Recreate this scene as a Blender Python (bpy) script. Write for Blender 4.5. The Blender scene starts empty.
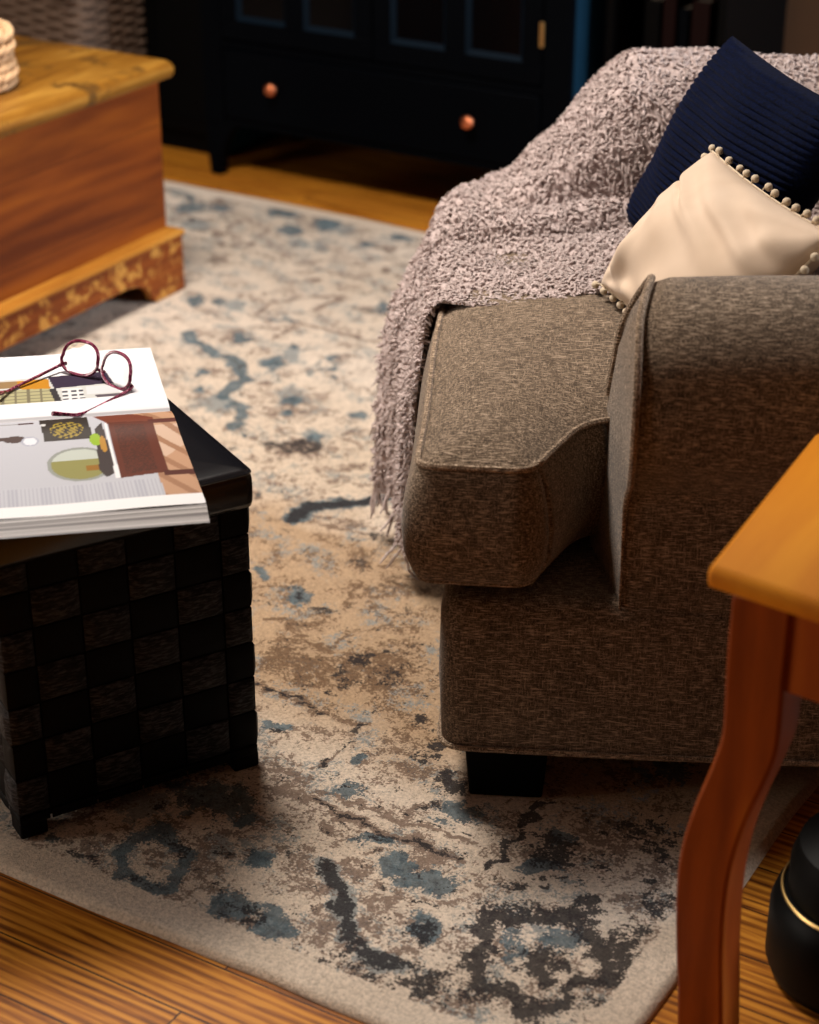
import bpy, bmesh, math, random
import numpy as np
from mathutils import Vector, Matrix
from mathutils.geometry import delaunay_2d_cdt
R = math.radians
COL = bpy.context.scene.collection
rnd = random.Random(7)
nrs = np.random.RandomState(11)

# ------------------------------------------------------------------ helpers
def tag(o, label=None, cat=None, group=None, kind=None):
    if label: o['label'] = label
    if cat: o['category'] = cat
    if group: o['group'] = group
    if kind: o['kind'] = kind
    return o

def empty(name, loc=(0, 0, 0), rz=0.0):
    o = bpy.data.objects.new(name, None); COL.objects.link(o)
    o.location = loc; o.rotation_euler = (0, 0, rz); o.empty_display_size = .1
    return o

class MB:
    def __init__(s): s.v = []; s.f = []; s.m = []
    def add(s, vs, fs, mi=0):
        n = len(s.v); s.v.extend([tuple(map(float, q)) for q in vs])
        s.f.extend([tuple(i + n for i in q) for q in fs]); s.m.extend([mi] * len(fs)); return s
    def box(s, x0, x1, y0, y1, z0, z1, mi=0):
        return s.add([(x0,y0,z0),(x1,y0,z0),(x1,y1,z0),(x0,y1,z0),(x0,y0,z1),(x1,y0,z1),(x1,y1,z1),(x0,y1,z1)],
              [(3,2,1,0),(4,5,6,7),(0,1,5,4),(1,2,6,5),(2,3,7,6),(3,0,4,7)], mi)
    def tube(s, pts, rad, n=8, closed=False, mi=0, flat=1.0):
        P = [Vector(p) for p in pts]; N = len(P)
        rr = rad if hasattr(rad, '__len__') else [rad] * N
        T = []
        for i in range(N):
            a = P[(i-1) % N] if (closed or i > 0) else P[i]; b = P[(i+1) % N] if (closed or i < N-1) else P[i]
            t = (b - a); T.append(t.normalized() if t.length > 1e-9 else Vector((0, 0, 1)))
        nrm = T[0].orthogonal().normalized(); vs = []
        for i in range(N):
            nrm = (nrm - T[i] * nrm.dot(T[i]));
            nrm = nrm.normalized() if nrm.length > 1e-6 else T[i].orthogonal().normalized()
            bi = T[i].cross(nrm)
            for k in range(n):
                a = 2 * math.pi * k / n
                vs.append(P[i] + (nrm * math.cos(a) + bi * math.sin(a) * flat) * rr[i])
        fs = []
        for i in range(N if closed else N - 1):
            j = (i + 1) % N
            for k in range(n):
                l = (k + 1) % n; fs.append((i*n+k, i*n+l, j*n+l, j*n+k))
        if not closed: fs += [tuple(range(n))[::-1], tuple(range((N-1)*n, N*n))]
        return s.add(vs, fs, mi)
    def lathe(s, prof, c=(0, 0, 0), n=32, mi=0, ax='z'):
        vs = []
        for r, z in prof:
            for k in range(n):
                a = 2*math.pi*k/n; p = (r*math.cos(a), r*math.sin(a), z)
                if ax == 'y': p = (p[0], -p[2], p[1])
                vs.append((c[0]+p[0], c[1]+p[1], c[2]+p[2]))
        fs = [(i*n+k, i*n+(k+1) % n, (i+1)*n+(k+1) % n, (i+1)*n+k) for i in range(len(prof)-1) for k in range(n)]
        fs += [tuple(range(n))[::-1], tuple(range((len(prof)-1)*n, len(prof)*n))]
        return s.add(vs, fs, mi)
    def prism(s, poly, a0, a1, plane='xz', mi=0):
        """polygon in a plane, extruded from a0 to a1 along the third axis"""
        def mk(p, a):
            return {'xz': (p[0], a, p[1]), 'yz': (a, p[0], p[1]), 'xy': (p[0], p[1], a)}[plane]
        n = len(poly); vs = [mk(p, a0) for p in poly] + [mk(p, a1) for p in poly]
        fs = [tuple(range(n)), tuple(range(n, 2*n))[::-1]] + [(i, i+n, (i+1) % n+n, (i+1) % n) for i in range(n)]
        return s.add(vs, fs, mi)
    def build(s, name, mats, parent=None, smooth=True, bevel=0, seg=3, sub=0, fix=True, angle=40):
        me = bpy.data.meshes.new(name); me.from_pydata(s.v, [], s.f)
        if not isinstance(mats, (list, tuple)): mats = [mats]
        for m in mats: me.materials.append(m)
        if len(mats) > 1: me.polygons.foreach_set('material_index', s.m)
        if fix:
            bm = bmesh.new(); bm.from_mesh(me); bmesh.ops.recalc_face_normals(bm, faces=bm.faces); bm.to_mesh(me); bm.free()
        if smooth:
            me.shade_smooth()
            if angle: me.set_sharp_from_angle(angle=R(angle))
        me.update()
        o = bpy.data.objects.new(name, me); COL.objects.link(o)
        if parent: o.parent = parent
        if bevel:
            md = o.modifiers.new('bevel', 'BEVEL'); md.width = bevel; md.segments = seg; md.limit_method = 'ANGLE'; md.angle_limit = R(35)
            me.shade_smooth()
            md.harden_normals = False
        if sub:
            md = o.modifiers.new('sub', 'SUBSURF'); md.levels = sub; md.render_levels = sub
        return o

def grid_faces(nu, nv, closed_u=False):
    return [(i*nv+j, i*nv+j+1, ((i+1) % nu)*nv+j+1, ((i+1) % nu)*nv+j) for i in range(nu if closed_u else nu-1) for j in range(nv-1)]

def catmull(pts, n=8, closed=False):
    P = [Vector(p) for p in pts]; N = len(P); out = []
    for i in range(N if closed else N-1):
        g = lambda k: P[k % N] if closed else P[max(0, min(N-1, k))]
        a, b, c, d = g(i-1), g(i), g(i+1), g(i+2)
        for j in range(n):
            t = j/n
            out.append(0.5*((2*b)+(-a+c)*t+(2*a-5*b+4*c-d)*t*t+(-a+3*b-3*c+d)*t**3))
    if not closed: out.append(P[-1].copy())
    return out

def smooth01(a, b, x):
    t = np.clip((np.asarray(x, float)-a)/(b-a), 0, 1); return t*t*(3-2*t)

# ------------------------------------------------------------------ materials
class NT:
    def __init__(s, name):
        s.m = bpy.data.materials.new(name); s.m.use_nodes = True; s.t = s.m.node_tree; s.n = s.t.nodes; s.l = s.t.links
        s.b = s.n['Principled BSDF']
    def node(s, typ, **kw):
        o = s.n.new(typ)
        for k, v in kw.items():
            if k in o.inputs: o.inputs[k].default_value = v
            else: setattr(o, k, v)
        return o
    def link(s, a, b): s.l.new(a, b)
    def coord(s, scale=(1, 1, 1), kind='Object', rot=(0, 0, 0)):
        tc = s.node('ShaderNodeTexCoord'); mp = s.node('ShaderNodeMapping')
        mp.inputs['Scale'].default_value = scale; mp.inputs['Rotation'].default_value = rot
        s.link(tc.outputs[kind], mp.inputs['Vector']); return mp.outputs[0]
    def noise(s, vec, scale, detail=3, rough=.55, dist=0):
        o = s.node('ShaderNodeTexNoise'); o.inputs['Scale'].default_value = scale; o.inputs['Detail'].default_value = detail
        o.inputs['Roughness'].default_value = rough; o.inputs['Distortion'].default_value = dist
        s.link(vec, o.inputs['Vector']); return o.outputs['Fac']
    def ramp(s, fac, stops):
        o = s.node('ShaderNodeValToRGB'); e = o.color_ramp.elements
        while len(e) < len(stops): e.new(.5)
        for k, (p, c) in enumerate(stops):
            e[k].position = p; e[k].color = (*c, 1) if hasattr(c, '__len__') else (c, c, c, 1)
        s.link(fac, o.inputs[0]); return o.outputs[0]
    def math(s, op, a, b=None, c=None, clamp=False):
        o = s.node('ShaderNodeMath', operation=op); o.use_clamp = clamp
        for i, x in enumerate((a, b, c)):
            if x is None: continue
            if isinstance(x, (int, float)): o.inputs[i].default_value = x
            else: s.link(x, o.inputs[i])
        return o.outputs[0]
    def mix(s, fac, a, b, blend='MIX'):
        o = s.node('ShaderNodeMix', data_type='RGBA', blend_type=blend)
        for k, x in ((0, fac), (6, a), (7, b)):
            if isinstance(x, (int, float)): o.inputs[k].default_value = x
            elif isinstance(x, tuple): o.inputs[k].default_value = (*x, 1)
            else: s.link(x, o.inputs[k])
        return o.outputs[2]
    def bump(s, h, strength=.3, dist=.002):
        o = s.node('ShaderNodeBump'); o.inputs['Strength'].default_value = strength; o.inputs['Distance'].default_value = dist
        s.link(h, o.inputs['Height']); s.link(o.outputs[0], s.b.inputs['Normal']); return o
    def done(s, col=None, rough=.6, metal=0, spec=.5, sheen=0):
        if col is not None:
            if isinstance(col, tuple): s.b.inputs['Base Color'].default_value = (*col, 1)
            else: s.link(col, s.b.inputs['Base Color'])
        if isinstance(rough, (int, float)): s.b.inputs['Roughness'].default_value = rough
        else: s.link(rough, s.b.inputs['Roughness'])
        s.b.inputs['Metallic'].default_value = metal; s.b.inputs['Specular IOR Level'].default_value = spec
        s.b.inputs['Sheen Weight'].default_value = sheen
        return s.m

def m_plain(name, col, rough=.5, metal=0, spec=.5, var=.12, nscale=20, sheen=0):
    t = NT(name); v = t.coord(); n = t.noise(v, nscale, 4)
    c = t.mix(n, tuple(x*(1-var) for x in col), tuple(min(1, x*(1+var)) for x in col))
    t.bump(n, .08, .001)
    return t.done(c, rough, metal, spec, sheen)

def m_wood(name, dark, mid, light, along='y', scale=1.0, rough=.38, worn=None, seam=None):
    t = NT(name)
    st = {'x': (.12, 1, 1), 'y': (1, .12, 1), 'z': (1, 1, .12)}[along]
    v = t.coord(st)
    big = t.noise(v, 7*scale, 3, .6, 1.2); fine = t.noise(v, 60*scale, 5, .65)
    w = t.node('ShaderNodeTexWave', wave_type='BANDS', bands_direction={'x': 'Z', 'y': 'Z', 'z': 'X'}[along])
    w.inputs['Scale'].default_value = 9*scale; w.inputs['Distortion'].default_value = 7; w.inputs['Detail'].default_value = 3
    t.link(v, w.inputs['Vector'])
    f = t.math('ADD', t.math('MULTIPLY', big, .75), t.math('MULTIPLY', fine, .25))
    f = t.math('ADD', t.math('MULTIPLY', f, .93), t.math('MULTIPLY', w.outputs['Fac'], .07))
    c = t.ramp(f, [(.32, dark), (.5, mid), (.68, light)])
    if worn:
        vv = t.coord((1, 1, 1)); n2 = t.noise(vv, worn[1], 6, .7, .4)
        mk = t.ramp(n2, [(worn[2], 0), (worn[2]+.06, 1)])
        c = t.mix(mk, c, worn[0])
    if seam:
        vv = t.coord((1, 1, 1)); sx = t.node('ShaderNodeSeparateXYZ'); t.link(vv, sx.inputs[0])
        z = t.math('ADD', sx.outputs['XYZ'.index(seam[0])], 10.0)
        fr = t.math('FRACT', t.math('DIVIDE', z, seam[1]))
        ed = t.math('LESS_THAN', fr, seam[2]/seam[1])
        c = t.mix(t.math('MULTIPLY', ed, .75), c, tuple(x*.25 for x in dark))
    t.bump(f, .25, .0015)
    return t.done(c, rough, 0, .22)

def m_floor():
    t = NT('oak_floor'); v = t.coord()
    br = t.node('ShaderNodeTexBrick'); br.offset = .37; br.offset_frequency = 2
    for k, x in (('Scale', 1.0), ('Mortar Size', .0012), ('Mortar Smooth', .1), ('Brick Width', 1.1), ('Row Height', .083), ('Bias', 0)): br.inputs[k].default_value = x
    br.inputs['Color1'].default_value = (0, 0, 0, 1); br.inputs['Color2'].default_value = (1, 1, 1, 1); br.inputs['Mortar'].default_value = (.5, .5, .5, 1)
    t.link(v, br.inputs['Vector'])
    # shift the grain per plank
    sc = t.node('ShaderNodeVectorMath', operation='MULTIPLY_ADD'); sc.inputs[1].default_value = (1.1, 15, 0)
    t.link(v, sc.inputs[0]); cv = t.node('ShaderNodeVectorMath', operation='SCALE'); cv.inputs['Scale'].default_value = 37
    t.link(br.outputs['Color'], cv.inputs[0]); t.link(cv.outputs[0], sc.inputs[2])
    big = t.noise(sc.outputs[0], 3.4, 4, .62, 1.6)
    w = t.node('ShaderNodeTexWave', wave_type='BANDS', bands_direction='Y'); w.inputs['Scale'].default_value = 1.6
    w.inputs['Distortion'].default_value = 6; w.inputs['Detail'].default_value = 3; w.inputs['Detail Scale'].default_value = .35; w.inputs['Detail Roughness'].default_value = .65
    t.link(sc.outputs[0], w.inputs['Vector'])
    v2 = t.coord((3.5, 150, 1)); fine = t.noise(v2, 1.5, 6, .7, .4)
    f = t.math('ADD', t.math('MULTIPLY', w.outputs['Fac'], .14), t.math('ADD', t.math('MULTIPLY', big, .50), t.math('MULTIPLY', fine, .40)))
    c = t.ramp(f, [(.38, (.085, .020, .002)), (.50, (.38, .125, .009)), (.60, (.60, .25, .026))])
    c = t.mix(t.math('MULTIPLY', br.outputs['Color'], .25), c, (.30, .10, .014))
    c = t.mix(br.outputs['Fac'], c, (.03, .008, .002))
    t.bump(f, .15, .001)
    return t.done(c, .45, 0, .25)

def m_tweed(name='tweed', k=1.0):
    t = NT(name); v = t.coord((1, 1, 1))
    a = t.noise(t.coord((620, 75, 620)), 1, 2, .6); b = t.noise(t.coord((75, 620, 620)), 1, 2, .6); c_ = t.noise(t.coord((620, 620, 75)), 1, 2, .6)
    d = t.noise(v, 14, 3, .6)
    f = t.math('ADD', t.math('MULTIPLY', t.math('ADD', t.math('MAXIMUM', a, b), t.math('MAXIMUM', b, c_)), .46), t.math('MULTIPLY', d, .06))
    col = t.ramp(f, [(.44, tuple(x*k for x in (.032, .021, .013))), (.545, tuple(x*k for x in (.145, .103, .069))), (.66, tuple(x*k for x in (.44, .34, .25)))])
    t.bump(f, .5, .0015)
    return t.done(col, .95, 0, .15, .15)

M = {}
def mats():
    M['floor'] = m_floor()
    M['tweed'] = m_tweed('tweed', 1.02)
    M['welt'] = m_tweed('tweed_welt', 1.5)
    M['pine_body'] = m_wood('pine_body', (.10, .018, .001), (.22, .050, .0035), (.33, .092, .006), 'y', .8, .5, seam=('Z', .17, .0015))
    M['pine_lid'] = m_wood('pine_lid', (.09, .030, .004), (.22, .092, .010), (.40, .205, .034), 'y', 1.4, .45, worn=((.10, .045, .009), 8, .535))
    M['pine_worn'] = m_wood('pine_worn', (.10, .018, .002), (.22, .050, .005), (.32, .090, .010), 'y', 1.5, .5, worn=((.52, .25, .05), 26, .52))
    M['pine_edge'] = m_wood('pine_edge', (.22, .075, .010), (.38, .155, .02), (.50, .24, .045), 'y', 1.5, .45)
    M['table'] = m_wood('table_top_wood', (.40, .11, .002), (.58, .20, .004), (.70, .28, .010), 'y', .6, .7)
    M['table_leg'] = m_wood('table_leg_wood', (.12, .018, .0015), (.27, .052, .005), (.42, .115, .011), 'z', .9, .45)
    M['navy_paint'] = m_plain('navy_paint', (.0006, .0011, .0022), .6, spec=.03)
    M['navy_paint_lit'] = m_plain('navy_paint_lit', (.003, .022, .045), .6, spec=.1)  # same navy as the front, made lighter and bluer to paint in side light
    M['black_paint'] = m_plain('black_paint', (.0012, .0011, .0012), .6, spec=.05)
    M['dark_glass'] = m_plain('dark_glass', (.001, .001, .0015), .2, spec=.12)
    M['bead'] = m_plain('navy_bead_lit', (.0015, .007, .015), .6, spec=.1)  # cabinet navy lightened so the pane edges look lit
    M['aged_paper'] = m_plain('aged_paper', (.06, .045, .03), .8)
    M['copper'] = m_plain('copper', (.75, .24, .11), .32, 1)
    M['brass'] = m_plain('brass', (.55, .36, .14), .35, 1)
    M['leather'] = m_plain('black_leather', (.004, .004, .006), .24, nscale=90, spec=.55)
    M['strap_smooth'] = m_plain('strap_smooth', (.0015, .0015, .002), .6, nscale=60, spec=.08)
    t = NT('strap_rough'); n = t.noise(t.coord((1, 1, 5)), 75, 5, .75); c = t.ramp(n, [(.47, (.002, .002, .003)), (.62, (.055, .058, .068))])
    t.bump(n, .7, .002); M['strap_rough'] = t.done(c, .6, 0, .15)
    t = NT('chenille'); v = t.coord(); n = t.noise(v, 160, 3); n2 = t.noise(v, 5, 2)
    c = t.ramp(n, [(.3, (.30, .235, .225)), (.65, (.60, .505, .50))]); c = t.mix(t.math('MULTIPLY', n2, .35), c, (.48, .36, .30))
    M['chenille'] = t.done(c, .9, 0, .2, .3)
    t = NT('navy_knit'); n = t.noise(t.coord((1, 1, 1)), 220, 3, .7); c = t.ramp(n, [(.35, (.0005, .0013, .006)), (.7, (.0012, .005, .028))])
    t.bump(n, .6, .002); M['navy_knit'] = t.done(c, .9, 0, .05, .02)
    t = NT('cream_linen'); v = t.coord(); n = t.noise(v, 340, 3); n2 = t.noise(v, 7, 3)
    c = t.ramp(n2, [(.3, (.55, .42, .31)), (.7, (.68, .54, .42))]); t.bump(n, .15, .0006); M['cream_linen'] = t.done(c, .85, 0, .2, .1)
    M['pom'] = m_plain('pom_cotton', (.60, .50, .37), .95, nscale=200)
    t = NT('marbled_frame'); n = t.noise(t.coord(), 160, 3, .6, 2); c = t.ramp(n, [(.38, (.06, .004, .018)), (.52, (.17, .012, .05)), (.62, (.50, .16, .24))])
    M['frame'] = t.done(c, .2, 0, .6)
    t = NT('lens'); t.b.inputs['Transmission Weight'].default_value = 1; t.b.inputs['IOR'].default_value = 1.05
    M['lens'] = t.done((1, 1, 1), .0)
    M['paper'] = m_plain('paper', (.80, .80, .82), .45, var=.02)
    t = NT('page_stack'); n = t.noise(t.coord((1, 1, 900)), 1, 1); c = t.ramp(n, [(.4, (.32, .31, .32)), (.6, (.78, .77, .77))]); M['page_stack'] = t.done(c, .6)
    t = NT('printed_page'); a = t.node('ShaderNodeAttribute', attribute_name='print'); M['print'] = t.done(a.outputs['Color'], .5, 0, .15)
    M['wicker'] = m_plain('dark_wicker', (.15, .095, .065), .7, var=.5, nscale=40)
    M['rattan'] = m_plain('pale_rattan', (.62, .40, .22), .6, var=.35, nscale=50)
    M['cloth_white'] = m_plain('pale_cloth', (.5, .55, .65), .9)
    M['wall'] = m_plain('tan_wall', (.17, .095, .05), .9, var=.05, nscale=3)
    M['ceiling'] = m_plain('ceiling_paint', (.16, .12, .09), .9, var=.02)
    M['white_trim'] = m_plain('trim_paint', (.5, .46, .4), .5, var=.03)
    M['bin'] = m_plain('black_bin', (.002, .002, .002), .5, spec=.1)
    M['red_book'] = m_plain('dark_red', (.007, .0012, .001), .8, spec=.1)
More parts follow.
